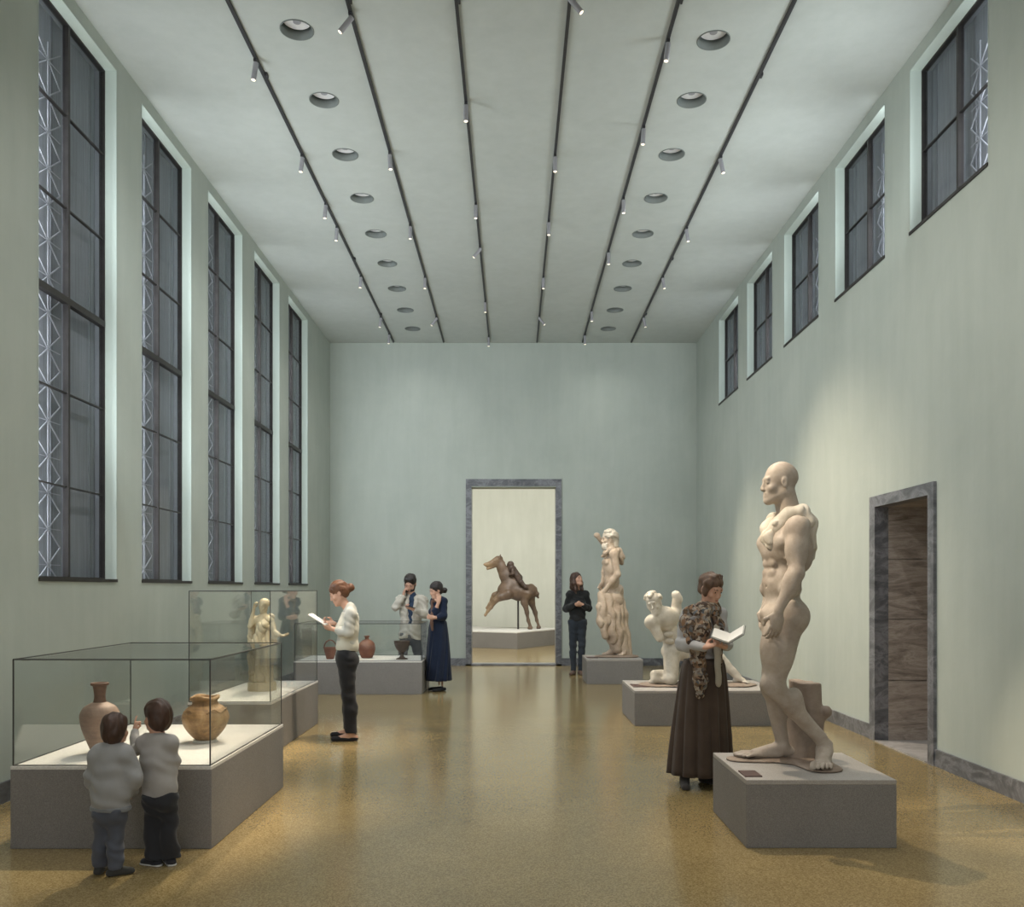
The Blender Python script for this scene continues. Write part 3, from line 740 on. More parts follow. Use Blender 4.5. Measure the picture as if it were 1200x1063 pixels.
def statue_big():
    T = .408; Z = 5.80; p = px(0, 0, 1, Z)
    root_loc = A(*P(915, 0, 5.80)); root_loc[2] = T
    t = empty('male_statue', root_loc, 'tall bald nude marble man in profile, cloak over his shoulders, on the nearest plinth', 'statue')
    f = nrm(A(-.97, -.22, 0)); l = nrm(A(.22, -.97, 0)); u = A(0, 0, 1); R = np.stack([l, f, u], 1)
    Fd = F(.0055); E = lambda c, r, k=.03, mode='u', RR=R: Fd.ell(c, r, RR, k, mode)
    C = p(918, 640); Wp = p(916, 684); Pv = p(918, 716)
    # torso
    E(C, (.185, .135, .165), .05); E(C+u*.085-f*.01, (.20, .10, .07), .05)
    E(Wp, (.150, .115, .14), .05); E(Pv, (.170, .125, .115), .05)
    for q in (-1, 1):
        E(C+f*.076+l*q*.080+u*.025, (.092, .052, .062), .02)                 # chest muscle
        E(C-f*.045+l*q*.125-u*.05, (.07, .09, .13), .03)                      # back muscle
        E(C-f*.085+l*q*.08+u*.03, (.07, .06, .09), .025)
        E(Pv-f*.048+l*q*.078-u*.035, (.088, .082, .095), .03)                # buttock
        E(Wp+l*q*.125-u*.035+f*.01, (.045, .075, .065), .02)                  # flank
        for j, (dz, df) in enumerate(((-.115, .098), (-.175, .100), (-.235, .098))):
            E(C+f*df+l*q*.036+u*dz, (.037, .022, .031), .014)
        for j in range(3): E(C+f*(.035-.01*j)+l*q*(.145+.004*j)-u*(.085+.04*j), (.020, .035, .014), .02, RR=R)
        Fd.cap(Pv+l*q*.155+u*.055+f*.02, Pv+f*.125+l*q*.03-u*.045, .022, .018, .022)   # groin crease ridge
        Fd.cap(Pv+f*.115+l*q*.0-u*.02, Pv+f*.10-u*.06, .04, .035, .03)
    Fd.cap(C+f*.15+u*.02, C+f*.148-u*.12, .006, .006, .02, mode='sub')
    E(C+f*.133-u*.262, (.007, .02, .009), .008, 'sub')
    Fd.cap(C-f*.16+u*.10, Wp-f*.135, .012, .010, .035, mode='sub')
    E(Pv+f*.128-u*.075, (.022, .022, .030), .012)
    # neck, head
    nb = p(926, 610); hc = p(913.5, 566)
    Fd.cap(nb, hc-u*.05+A(.03, 0, 0), .078, .066, .04)
    for q in (-1, 1):
        Fd.cap(nb+l*q*.02-f*.02+u*.02, nb+l*q*.15-u*.035, .055, .05, .04)
        Fd.cap(hc+l*q*.062-u*.06-f*.02, nb+f*.065+l*q*.012-u*.03, .020, .015, .02)
    L = head(Fd, hc, (-1, -.02, 0), (.06, 0, 1), 1.14, stone=True)
    # near arm
    sh = p(934, 622, -.205); el = p(933, 672, -.275); wr = p(912, 716, -.262)
    Fd.ell(sh+A(0, 0, .005), (.078, .078, .092), None, .035)
    Fd.cap(sh, el, .064, .046, .03); Fd.ell(sh*.5+el*.5+A(-.022, -.004, .015), (.050, .048, .085), None, .03); Fd.ell(sh*.5+el*.5+A(.03, 0, .02), (.038, .042, .085), None, .03)
    Fd.cap(el, wr, .049, .030, .025); Fd.ell(el*.72+wr*.28, (.052, .050, .085), None, .03)
    hand(Fd, wr+(0, 0, -.01), p(907, 744, -.26)-wr, (-.25, .95, .1), 1.20, .42, thumb=-1)
    # far arm
    sh2 = p(908, 622, .20); el2 = p(905, 672, .26); wr2 = p(898, 712, .22)
    Fd.ell(sh2, (.072, .074, .085), None, .035); Fd.cap(sh2, el2, .060, .046, .03); Fd.cap(el2, wr2, .047, .030, .025)
    hand(Fd, wr2, A(-.12, -.02, -1), (.2, -.95, 0), 1.15, .5, thumb=1)
    # near leg: bent and trailing, toes turned to the front
    h1 = p(921, 727, -.085); k1 = p(905.5, 803, -.10); a1 = A(*P(966, 871, 5.735))
    Fd.cap(h1, k1, .118, .070, .05); Fd.ell(h1*.5+k1*.5+A(-.02, -.01, .03), (.105, .095, .16), None, .04)
    Fd.ell(k1+A(-.018, -.01, .008), (.060, .058, .062), None, .025); Fd.ell(k1+A(-.040, -.022, -.004), (.028, .034, .030), None, .015)
    Fd.cap(k1, a1, .064, .040, .035); m = k1*.66+a1*.34; Fd.ell(m+A(.030, .025, .012), (.064, .062, .095), None, .04)
    Fd.cap(k1+A(-.03, -.045, -.05), a1+A(-.012, -.025, .05), .022, .014, .03)
    Fd.ell(a1+A(-.036, -.01, 0), (.020, .020, .022), None, .014); Fd.ell(a1+A(.036, .0, -.006), (.018, .02, .022), None, .014)
    foot(Fd, a1, A(P(962, 903, 5.53).x, 5.53, T+.022), 1.32, k=.02, side=1)
    # far leg: straight, foot pointing left
    h2 = p(914, 727, .095); k2 = p(905, 806, .13); a2 = A(*P(917, 873, 5.96))
    Fd.cap(h2, k2, .115, .068, .05); Fd.ell(k2+A(-.02, 0, 0), (.055, .055, .06), None, .02)
    Fd.cap(k2, a2, .062, .042, .035); m = k2*.68+a2*.32; Fd.ell(m+A(.03, 0, 0), (.058, .058, .1), None, .04)
    foot(Fd, a2, A(P(862, 884, 5.97).x, 5.96, T+.022), 1.18, k=.02, side=1)
    Fd.roughen(wob(.0012, 45, 3))
    Fd.build('figure', M_marbleA, t, t.location)
    # cloak
    g = F(.0068)
    pts = [nb+l*.145-f*.05-u*.03, nb+l*.125-f*.01+u*.035, nb+l*.085+f*.06+u*.02, nb+l*.06+f*.125-u*.045, nb+l*.035+f*.165-u*.125, nb+l*.05+f*.165-u*.165]
    g.chain([q+u*.012 for q in pts], [.036, .040, .038, .038, .038, .032], .02)
    pts = [nb-l*.15-f*.05-u*.03, nb-l*.12-f*.01+u*.03, nb-l*.08+f*.07+u*.01, nb-l*.045+f*.135-u*.05, nb-l*.01+f*.165-u*.12]
    g.chain(pts, [.036, .040, .038, .038, .032], .02)
    g.cap(nb+l*.13-f*.06-u*.02, nb-l*.15-f*.06-u*.02, .030, .030, .04)
    for q in (-.13, -.06, .0, .06, .13): g.cap(nb+l*q-f*.075-u*.04, nb+l*q*.8-f*.092-u*.24, .026, .016, .035, sq=(f, .8))
    g.cap(nb+l*.150-f*.055-u*.03, nb+l*.14-f*.085-u*.18, .022, .014, .03)
    g.roughen(folds(.008, 110, nrm(l*.6+f*.75+u*.12), 5, .35))
    g.build('cloak', M_marbleC, t, t.location)
    # tree trunk support
    g = F(.008)
    tb = A(*P(946, 0, 6.03)); tb[2] = T
    top = P(944, 764, 6.02)
    g.chain([tb+A(-.01, 0, .01), tb+A(-.01, 0, .28), A(top.x, 6.03, top.z-.03)], [.135, .105, .098], .04, disp=wob(.012, 26, 9, (1, 1, .35)))
    g.cap(tb+A(-.08, -.05, .0), tb+A(-.03, -.02, .2), .09, .05, .05); g.cap(tb+A(.05, -.06, 0), tb+A(.0, 0, .22), .07, .05, .05)
    g.cut((0, 0, top.z-.005), (.1, 0, 1))
    br = A(*P(968, 834, 5.95)); g.cap(tb+A(.02, 0, .24), br, .04, .034, .03)
    g.ell(br, (.036, .036, .036), None, .01); g.cut((0, 0, T+.01), (0, 0, -1))
    g.roughen(wob(.004, 80, 4, (1, 1, .3)))
    g.build('trunk_support', M_trunk, t, t.location)
    # irregular base under the feet
    g = F(.008)
    g.cap(A(P(868, 0, 5.97).x, 5.97, T+.008), A(P(935, 0, 5.98).x, 5.98, T+.008), .10, .16, .05, sq=((0, 0, 1), .12))
    g.cap(A(P(940, 0, 5.98).x, 5.98, T+.008), A(P(964, 0, 5.66).x, 5.66, T+.008), .16, .125, .05, sq=((0, 0, 1), .12))
    g.cut((0, 0, T+.001), (0, 0, -1))
    g.build('stone_base', M_stonebase, t, t.location)
statue_big()
spot('statue_spot', HEADS[(3, 0)], (1.75, 5.8, 1.5), 750, WARM, 30, .8)
spot('statue_spot', (-2.40, 5.2, CH-.2), (1.75, 5.8, 1.95), 1900, WARM, 15, 1.0)

# ------------------------------------------------------------------ people
M_skin = plain('skin', (.56, .33, .235), .55, .06, 6, .08, 120, spec=.35)
M_skin2 = plain('warm_skin', (.47, .27, .19), .55, .06, 6, .08, 120, spec=.35)
M_lip = plain('lip_skin', (.42, .16, .13), .5, .05, 6, 0)
M_eye = plain('dark_eye', (.03, .02, .018), .25, .05, 6, 0)
def hairmat(name, c): return plain(name, c, .45, .35, 30, .5, 160, spec=.4, vec=(1, 1, .25), bdist=.003)
M_hbrown = hairmat('dark_brown_hair', (.060, .032, .022)); M_hred = hairmat('auburn_hair', (.13, .055, .026))
M_hblack = hairmat('near_black_hair', (.020, .015, .014)); M_hmid = hairmat('mid_brown_hair', (.11, .064, .040))
def cloth(name, c, var=.1, bstr=.35, sc=220): return plain(name, c, .9, var, 5, bstr, sc, spec=.15, bdist=.0015, sheen=.15)
def tframe(J):
    c = (J['sl']+J['sr'])/2; p_ = (J['hl']+J['hr'])/2; u = nrm(c-p_); l = J['sl']-J['sr']; l = nrm(l-l.dot(u)*u); f = np.cross(l, u)
    return c, p_, u, l, -f if False else f, np.stack([l, f, u], 1)
# left x up = forward for a body whose left arm is at +l : l x u
def torso(Fd, J, s=1.0, inf=0.0, fem=False, k=.04, low=True, chesty=0.0):
    c, p_, u, l, f, R = tframe(J); H = np.linalg.norm(c-p_); q = lambda t: p_+(c-p_)*t
    def e(o, r, kk=k): Fd.ell(o, np.array(r)*s+inf, R, kk*s)
    sw = np.linalg.norm(J['sl']-J['sr'])/2/s
    e(q(.70)+f*.005*s, (min(.165, sw*.98), .102, .165)); e(q(.95)-f*.01*s, (sw*.9, .065, .055))
    e(q(.38), (.118 if fem else .135, .086 if fem else .098, .14))
    hw_ = J.get('hipw', 1.0)
    if low: e(q(.06), ((.158 if fem else .152)*hw_, .108*hw_, .115))
    if low:
        for sd in (-1, 1): e(q(-.02)-f*.05*s+l*sd*.07*s, (.08*hw_, .078*hw_, .085))
    if fem:
        for sd in (-1, 1): e(q(.66)+f*(.075+chesty)*s+l*sd*.062*s, (.058, .048, .055), .03)
    nb = c+u*.035*s
    for sd in ('sl', 'sr'):
        Fd.cap(nb, J[sd]+u*.0, .055*s+inf, .050*s+inf, .04*s)
    return c, p_, u, l, f, R, q
def arm(Fd, J, sd, s=1.0, inf=0.0, k=.025, to=1.0, fr=1.0):
    a, b, w = J['s'+sd], J['e'+sd], J['w'+sd]
    Fd.ell(a, np.array((.055, .055, .06))*s+inf, None, k*s)
    Fd.cap(a, b, .049*s*fr+inf, .040*s*fr+inf, k*s)
    Fd.cap(b, b+(w-b)*to, .041*s*fr+inf, (.041-.014*to)*s*fr+inf, k*s)
    m = b*.7+w*.3; Fd.ell(m, np.array((.040, .040, .045))*s+inf, None, .03*s)
def leg(Fd, J, sd, s=1.0, inf=0.0, k=.03, slim=1.0, straight=0.0):
    h, kn, a = J['h'+sd], J['k'+sd], J['a'+sd]
    Fd.cap(h, kn, .086*s*slim+inf, .056*s*slim+inf, .05*s); Fd.cap(kn, a, .055*s*slim+inf, (.036+straight)*s*slim+inf, k*s)
    c, p_, u, l, f, R = tframe(J)
    m = kn*.68+a*.32; Fd.ell(m-f*.014*s, np.array((.050, .054, .10))*s*slim+inf, R, .04*s)
def neck_(Fd, J, hc, s=1.0, r=.052):
    c, p_, u, l, f, R = tframe(J); nb = c+u*.03*s
    Fd.cap(nb, hc-np.array((0, 0, .055*s))*J.get('hs', 1)-nrm(J['face'])*.018*s, r*s*1.08, r*s*.95, .035*s)
def shoe(name, m, t, an, toe, s=1.0, sole=None, h=.055, open_=False):
    g = F(.005 if s < .8 else .006); an = np.asarray(an); toe = np.asarray(toe); f = toe-an; f[2] = 0; f = nrm(f); r_ = np.cross(f, A(0, 0, 1))
    heel = A(an[0], an[1], 0)-f*.045*s; tip = A(toe[0], toe[1], 0)
    g.cap(heel+A(0, 0, .028*s), tip-f*.03*s+A(0, 0, .022*s), .030*s, .030*s, .02*s, sq=(r_, 1.15))
    if not open_: g.cap(heel+A(0, 0, .03*s)+f*.03*s, heel+f*.05*s+A(0, 0, h*s), .034*s, .036*s, .03*s); g.cap(heel+f*.06*s+A(0, 0, h*.8*s), tip-f*.07*s+A(0, 0, .03*s), .034*s, .024*s, .03*s)
    g.cut((0, 0, .004), (0, 0, -1)); o = g.build(name, m, t, t.location)
    if sole:
        g = F(.005); g.cap(heel+A(0, 0, .010*s), tip-f*.03*s+A(0, 0, .010*s), .036*s, .035*s, .02*s, sq=(r_, 1.12)); g.cut((0, 0, .016*s), (0, 0, 1)); g.cut((0, 0, .001), (0, 0, -1))
        so = g.build('sole', sole, t, t.location)
    return o
def face_bits(t, L, s, m_eye=None, lips=True, brow=None):
    b = MB(); O = Vector(t.location)
    for q in (-1, 1):
        r_ = bmesh.ops.create_uvsphere(b.bm, u_segments=10, v_segments=8, radius=.0062*s, matrix=Matrix.Translation(Vector(L(q*.0315, .0835, -.001))-O))
    b.build('eyes', M_eye, t, True)
    if brow:
        b = MB()
        for q in (-1, 1): b.tube(Vector(L(q*.016, .0905, .020))-O, Vector(L(q*.046, .080, .022))-O, .0042*s, .003*s, 8)
        b.build('eyebrows', brow, t, True)
    if lips:
        b = MB(); b.tube(Vector(L(-.017, .0865, -.066))-O, Vector(L(0, .0915, -.0665))-O, .003*s, .0062*s, 8); b.tube(Vector(L(0, .0915, -.0665))-O, Vector(L(.017, .0865, -.066))-O, .0062*s, .003*s, 8)
        b.build('lips', M_lip, t, True)
def hairdo(name, m, t, hc, fwd, up, s, style, h=.006):
    r, f, u = frame(fwd, up); R = np.stack([r, f, u], 1); L = lambda x, y, z: np.asarray(hc)+s*(x*r+y*f+z*u)
    g = F(h); e = lambda p_, rad, k=.015, mode='u': g.ell(L(*p_), s*np.array(rad), R, k*s, mode)
    e((0, -.016, .045), (.083, .100, .088))
    if style == 'boy': e((0, -.045, .0), (.078, .072, .085)); e((0, .0, .065), (.072, .07, .045))
    elif style == 'short': e((0, -.045, -.005), (.080, .074, .085)); e((0, .028, .07), (.075, .068, .048))
    elif style == 'man': e((0, -.040, .01), (.077, .072, .075)); e((0, .03, .085), (.068, .062, .045))
    elif style in ('bun', 'lowbun'):
        e((0, -.04, .0), (.078, .072, .075)); bz = .005 if style == 'bun' else -.03; e((0, -.135, bz), (.042, .036, .042), .02); g.cap(L(0, -.09, bz), L(0, -.12, bz), .03*s, None, .02*s)
    elif style == 'bob':
        e((0, -.040, .0), (.080, .072, .080))
        for q in (-1, 1): g.chain([L(q*.066, .015, .05), L(q*.074, .010, .0), L(q*.064, .022, -.05)], [.024*s, .020*s, .012*s], .02*s)
    elif style == 'long':
        for q in (-1, 1): g.chain([L(q*.068, .0, .04), L(q*.075, -.012, -.06), L(q*.075, -.01, -.17)], [.028*s, .034*s, .022*s], .03*s)
        g.chain([L(0, -.07, .0), L(0, -.085, -.09), L(0, -.075, -.20)], [.06*s, .065*s, .04*s], .04*s, sq=(r, 1.3))
    # open the face
    g.ell(L(0, .094, -.040), s*np.array((.060 if style != 'bob' else .052, .072, .088)), R, .012*s, 'sub')
    if style not in ('long',): g.ell(L(0, .07, -.10), s*np.array((.085, .085, .075)), R, .01*s, 'sub')
    if style in ('man', 'short'):
        for q in (-1, 1): g.ell(L(q*.088, .0, -.022), s*np.array((.022, .026, .034)), R, .008*s, 'sub')
    if style in ('bob', 'short'): # fringe
        for q in (-.05, -.03, -.01, .01, .03, .05): g.cap(L(q*.6-.015, .035, .112), L(q*1.05+.008, .071-.40*abs(q), .052-.30*abs(q)), .014*s, .009*s, .012*s)
    g.roughen(folds(.0022*s, 190, nrm(r*.9+f*.3), 3, .5, False)); g.roughen(wob(.0022*s if style != 'bob' else .0045*s, 75, 8))
    return g.build(name, m, t, t.location)
def lbl(name, loc, label): return empty(name, loc, label, 'person')
def fold_all(g, s=1.0, a=.0042, seed=1, fr=42):
    g.roughen(wob(a*1.1*s, fr/s, seed, (1, 1, .8))); g.roughen(folds(a*.8*s, 60/s, (.35, .2, .9), seed+3, .8, False))

def person(name, base, label): return empty(name, Vector((base[0], base[1], 0)), label, 'person')

# ---- the woman reading a leaflet by the statuette
def woman_leaflet():
    p = px(340, 660, 4.83, 9.2); t = person('person', p(335, 1000), 'woman with auburn bun, cream top and black trousers, standing reading a white leaflet'); O = t.location
    hc = p(276, 170, .0); f = A(-.90, -.12, -.40); up = A(-.38, 0, .92)
    J = dict(sl=p(346, 292, -.155), sr=p(330, 288, .17), el=p(330, 398, -.20), er=p(312, 385, .19), wl=p(236, 372, -.075), wr=p(246, 342, .07),
             hl=p(318, 545, -.085), hr=p(316, 545, .085), kl=p(334, 765, -.085), kr=p(330, 752, .12), al=p(346, 965, -.08), ar=p(338, 935, .20), face=f)
    g = F(.0065); torso(g, J, .92, -.006, True); head(g, hc, f, up, .98, True); neck_(g, J, hc, .9, .050)
    for sd in 'lr': arm(g, J, sd, .9, -.003); leg(g, J, sd, .9, -.006)
    hand(g, J['wl'], A(-1, .25, .22), A(.15, .75, .75), .92, .75, thumb=-1); hand(g, J['wr'], A(-1, -.2, .15), A(.1, -.7, .75), .92, .75, thumb=1)
    for sd in 'lr': foot(g, J['a'+sd], A(J['a'+sd][0]-.20, J['a'+sd][1], .012), .9, toes=False)
    g.build('body', M_skin, t, O)
    L = (lambda r, ff, u: (lambda x, y, z: hc+.98*(x*r+y*ff+z*u)))(*frame(f, up)); face_bits(t, L, .98, brow=M_hred)
    hairdo('hair', M_hred, t, hc, f, up, 1.0, 'bun')
    bl = cloth('off_white_blouse', (.50, .49, .44)); vest = cloth('cream_knit', (.60, .57, .48))
    c, p_, u, l, ff, R = tframe(J)
    g = F(.0065); torso(g, J, .95, .008, True, low=False); Q = lambda tt: p_+(c-p_)*tt
    g.ell(Q(.28), np.array((.135, .105, .11)), R, .05)
    for sd in 'lr': arm(g, J, sd, .95, .008, to=.60)
    g.cap(c+u*.03, c+u*.075+ff*.01, .062, .052, .02); g.cut(Q(.18), -u); fold_all(g, 1, .004, 2); g.build('blouse', bl, t, O)
    g = F(.0065); torso(g, J, .95, .016, True, low=False); g.ell(Q(.28), np.array((.140, .112, .11)), R, .05)
    for sd in 'lr':
        g.ell(J['s'+sd]+l*(.05 if sd == 'l' else -.05)-u*.03, (.062, .07, .095), R, .02, 'sub')
    g.cut(Q(.20), -u); g.cut(Q(1.04), u); fold_all(g, 1, .002, 5); g.build('knit_vest', vest, t, O)
    tr = cloth('black_trousers', (.022, .022, .024), bstr=.2)
    g = F(.0065); torso(g, J, .93, .006, True); g.cut(Q(.22), u)
    for sd in 'lr': leg(g, J, sd, .95, .015, straight=.014)
    g.cut((0, 0, .085), (0, 0, -1)); fold_all(g, 1, .0028, 7); g.build('trousers', tr, t, O)
    bt = cloth('dark_leather', (.03, .022, .018), bstr=.1)
    g = F(.006); g.ell(Q(.21), np.array((.140, .108, .016)), R, .0); g.build('belt', bt, t, O)
    for sd, n in (('l', 'shoe'), ('r', 'shoe')): shoe(n, tr, t, J['a'+sd], J['a'+sd]+A(-.205, -.01, 0), .95, open_=True, h=.03)
    w1 = (J['wl']+J['wr'])/2
    b = MB(); a = p(118, 292, -.02); e = p(205, 345, -.02); d = nrm(e-a); side = nrm(A(.05, 1, .05)); nn = np.cross(d, side)
    def quad(o, w, th, hh): pass
    x = empty('leaflet', Vector(a+(e-a)*.5), 'folded white paper leaflet held by the woman with the auburn bun', 'leaflet')
    for nm, tilt in (('cover', .0), ('inner_page', .22)):
        b = MB(); dn = nrm(nn*1.0+side*tilt); Lh = np.linalg.norm(e-a)/2
        M4 = Matrix([[side[0], dn[0], d[0], 0], [side[1], dn[1], d[1], 0], [side[2], dn[2], d[2], 0], [0, 0, 0, 1]])
        bmesh.ops.create_cube(b.bm, size=1, matrix=Matrix.Translation(Vector(nn*(.003 if tilt else -.003))) @ M4 @ Matrix.Diagonal((.15, .004, Lh*2+.02, 1)))
        b.build(nm, M_paper, x)
M_paper = plain('white_paper', (.72, .71, .67), .7, .03, 6, 0)

# ---- the two small boys in front of the nearest case
def boys():
    # ---------------- left boy
    p = px(80, 780, 4.09, 4.86); t = person('person', p(195, 1000), 'shorter small boy in grey sweatshirt and blue-grey trousers seen from behind, arms down'); O = t.location
    s = .60; hc = p(228, 312, .02); f = A(.06, .97, .12); up = A(0, -.06, 1); hs = .76
    J = dict(sl=p(150, 425, .0), sr=p(270, 425, .0), el=p(112, 530, .01), er=p(318, 535, .0), wl=p(125, 590, .10), wr=p(305, 612, .10),
             hipw=.80, hl=p(178, 690), hr=p(230, 690), kl=p(158, 820, .01), kr=p(228, 820, .0), al=p(152, 945, .02), ar=p(226, 955, -.02), face=f, hs=hs)
    g = F(.0052); torso(g, J, s, -.008); head(g, hc, f, up, hs, child=True); neck_(g, J, hc, .72, .05)
    for sd in 'lr': arm(g, J, sd, s*.95); leg(g, J, sd, s*.95, -.008)
    hand(g, J['wl'], A(.3, .6, -.3), A(1, -.3, 0), .60, .6, thumb=1, k=.004); hand(g, J['wr'], A(-.3, .6, -.3), A(-1, -.3, 0), .60, .6, thumb=-1, k=.004)
    g.build('body', M_skin, t, O)
    L = (lambda r, ff, u: (lambda x, y, z: hc+hs*(x*r+y*ff+z*u)))(*frame(f, up)); face_bits(t, L, hs)
    hairdo('hair', M_hbrown, t, hc, f, up, hs*1.06, 'boy', .005)
    c, p_, u, l, ff, R = tframe(J); Q = lambda tt: p_+(c-p_)*tt
    sw = cloth('grey_sweatshirt_fabric', (.30, .30, .30)); dk = cloth('grey_rib_trim', (.20, .21, .22))
    g = F(.0052); torso(g, J, s, .020, low=False); g.cap(Q(.5), Q(-.15), .074, .080, .04, sq=(l, 1.32)); g.ell(Q(.8), (.090, .070, .09), R, .04)
    for sd in 'lr': arm(g, J, sd, s, .014, to=1.0, k=.04)
    g.cut(Q(.02), -u); fold_all(g, .8, .0045, 4, 38); g.build('sweatshirt', sw, t, O)
    g = F(.005); g.cap(Q(.06), Q(-.02), .0815, .080, 0, sq=(l, 1.33)); g.cut(Q(.07), u); g.cut(Q(-.01), -u); fold_all(g, .8, .002, 2); g.build('hem_band', dk, t, O)
    g = F(.005); g.ell(c+u*.045, (.040, .038, .010), R, 0); g.build('collar', dk, t, O)
    tr = cloth('blue_grey_trouser_fabric', (.085, .092, .115))
    g = F(.0052); torso(g, J, s, .008); g.cut(Q(.04), u)
    for sd in 'lr': leg(g, J, sd, s*.95, .008, straight=.026)
    g.cut((0, 0, .035), (0, 0, -1)); fold_all(g, .8, .004, 9, 50); g.build('trousers', tr, t, O)
    sh = cloth('dark_grey_shoe', (.045, .045, .042), bstr=.1)
    shoe('shoe', sh, t, J['al'], J['al']+A(-.01, .11, 0), .66, h=.07); shoe('shoe', sh, t, J['ar'], J['ar']+A(.085, .05, 0), .66, h=.07)
    # ---------------- right boy, pointing
    p = px(80, 780, 4.09, 5.02); t = person('person', p(440, 960), 'taller small boy in pale grey shirt and dark trousers, pointing at the case'); O = t.location
    s = .62; hc = p(425, 250, .02); f = A(-.78, .62, .10); up = A(0, -.05, 1); hs = .80
    J = dict(sl=p(368, 372, .02), sr=p(486, 368, -.01), el=p(325, 402, .07), er=p(505, 460, .03), wl=p(318, 318, .17), wr=p(480, 520, .12),
             hipw=.80, hl=p(414, 635, .0), hr=p(474, 635, -.0), kl=p(408, 770, .01), kr=p(484, 770, .0), al=p(412, 915, .0), ar=p(490, 915, .02), face=f, hs=hs)
    g = F(.0052); torso(g, J, s, -.008); head(g, hc, f, up, hs, child=True); neck_(g, J, hc, .74, .05)
    for sd in 'lr': arm(g, J, sd, s*.95); leg(g, J, sd, s*.95, -.008)
    hand(g, J['wl'], p(327, 262, .20)-J['wl'], A(.6, .5, -.2), .66, 1.5, thumb=1, point=True, k=.004, fr=.0095); hand(g, J['wr'], A(-.3, .6, -.3), A(-1, -.3, 0), .60, .6, thumb=-1, k=.004)
    g.build('body', M_skin, t, O)
    L = (lambda r, ff, u: (lambda x, y, z: hc+hs*(x*r+y*ff+z*u)))(*frame(f, up)); face_bits(t, L, hs, brow=M_hbrown)
    hairdo('hair', M_hbrown, t, hc, f, up, hs*1.06, 'boy', .005)
    c, p_, u, l, ff, R = tframe(J); Q = lambda tt: p_+(c-p_)*tt
    sw = cloth('pale_grey_jersey', (.36, .345, .33))
    g = F(.0052); torso(g, J, s, .012, low=False); g.cap(Q(.6), Q(-.2), .070, .082, .04, sq=(l, 1.26)); g.ell(Q(.75), (.090, .07, .09), R, .04)
    for sd in 'lr': arm(g, J, sd, s, .008, to=.97, k=.035)
    g.cut(Q(.04)-l*.0, -(u+l*.08)); fold_all(g, .8, .0035, 14, 36); g.build('shirt', sw, t, O)
    tr = cloth('dark_trouser_fabric', (.030, .031, .036))
    g = F(.0052); torso(g, J, s, .010); g.cut(Q(.07), (u+l*.08))
    for sd in 'lr': leg(g, J, sd, s*.95, .010, straight=.032)
    g.cut((0, 0, .04), (0, 0, -1)); fold_all(g, .8, .005, 19, 46); g.build('trousers', tr, t, O)
    sh = cloth('dark_blue_shoe', (.03, .03, .036), bstr=.1); so = plain('white_rubber_sole', (.55, .54, .52), .6, .05, 8, 0)
    shoe('shoe', sh, t, J['al'], J['al']+A(-.085, .03, 0), .66, sole=so, h=.07); shoe('shoe', sh, t, J['ar'], J['ar']+A(-.065, .09, 0), .66, sole=so, h=.07)
boys(); woman_leaflet()

def headL(hc, f, up, s):
    r, ff, u = frame(f, up); return lambda x, y, z: hc+s*(x*r+y*ff+z*u)
def skirt(name, m, t, top, bot, n=120, nf=11, amp=.06, steps=22, waist_amp=.01, prof=None, thick=.006, belly=None):
    """top/bot: (center, rx, ry, rot)"""
    (c0, a0, b0, r0), (c1, a1, b1, r1) = top, bot; rings = []
    for i in range(steps+1):
        q = i/steps; e = q if prof is None else prof(q)
        c = c0+(c1-c0)*q
        rings.append((c, a0+(a1-a0)*e, b0+(b1-b0)*e, r0+(r1-r0)*q, nf, waist_amp+(amp-waist_amp)*min(1, q*1.3), .25*q+.6))
    return loft(name, rings, m, t, t.location, n=n, thick=thick)

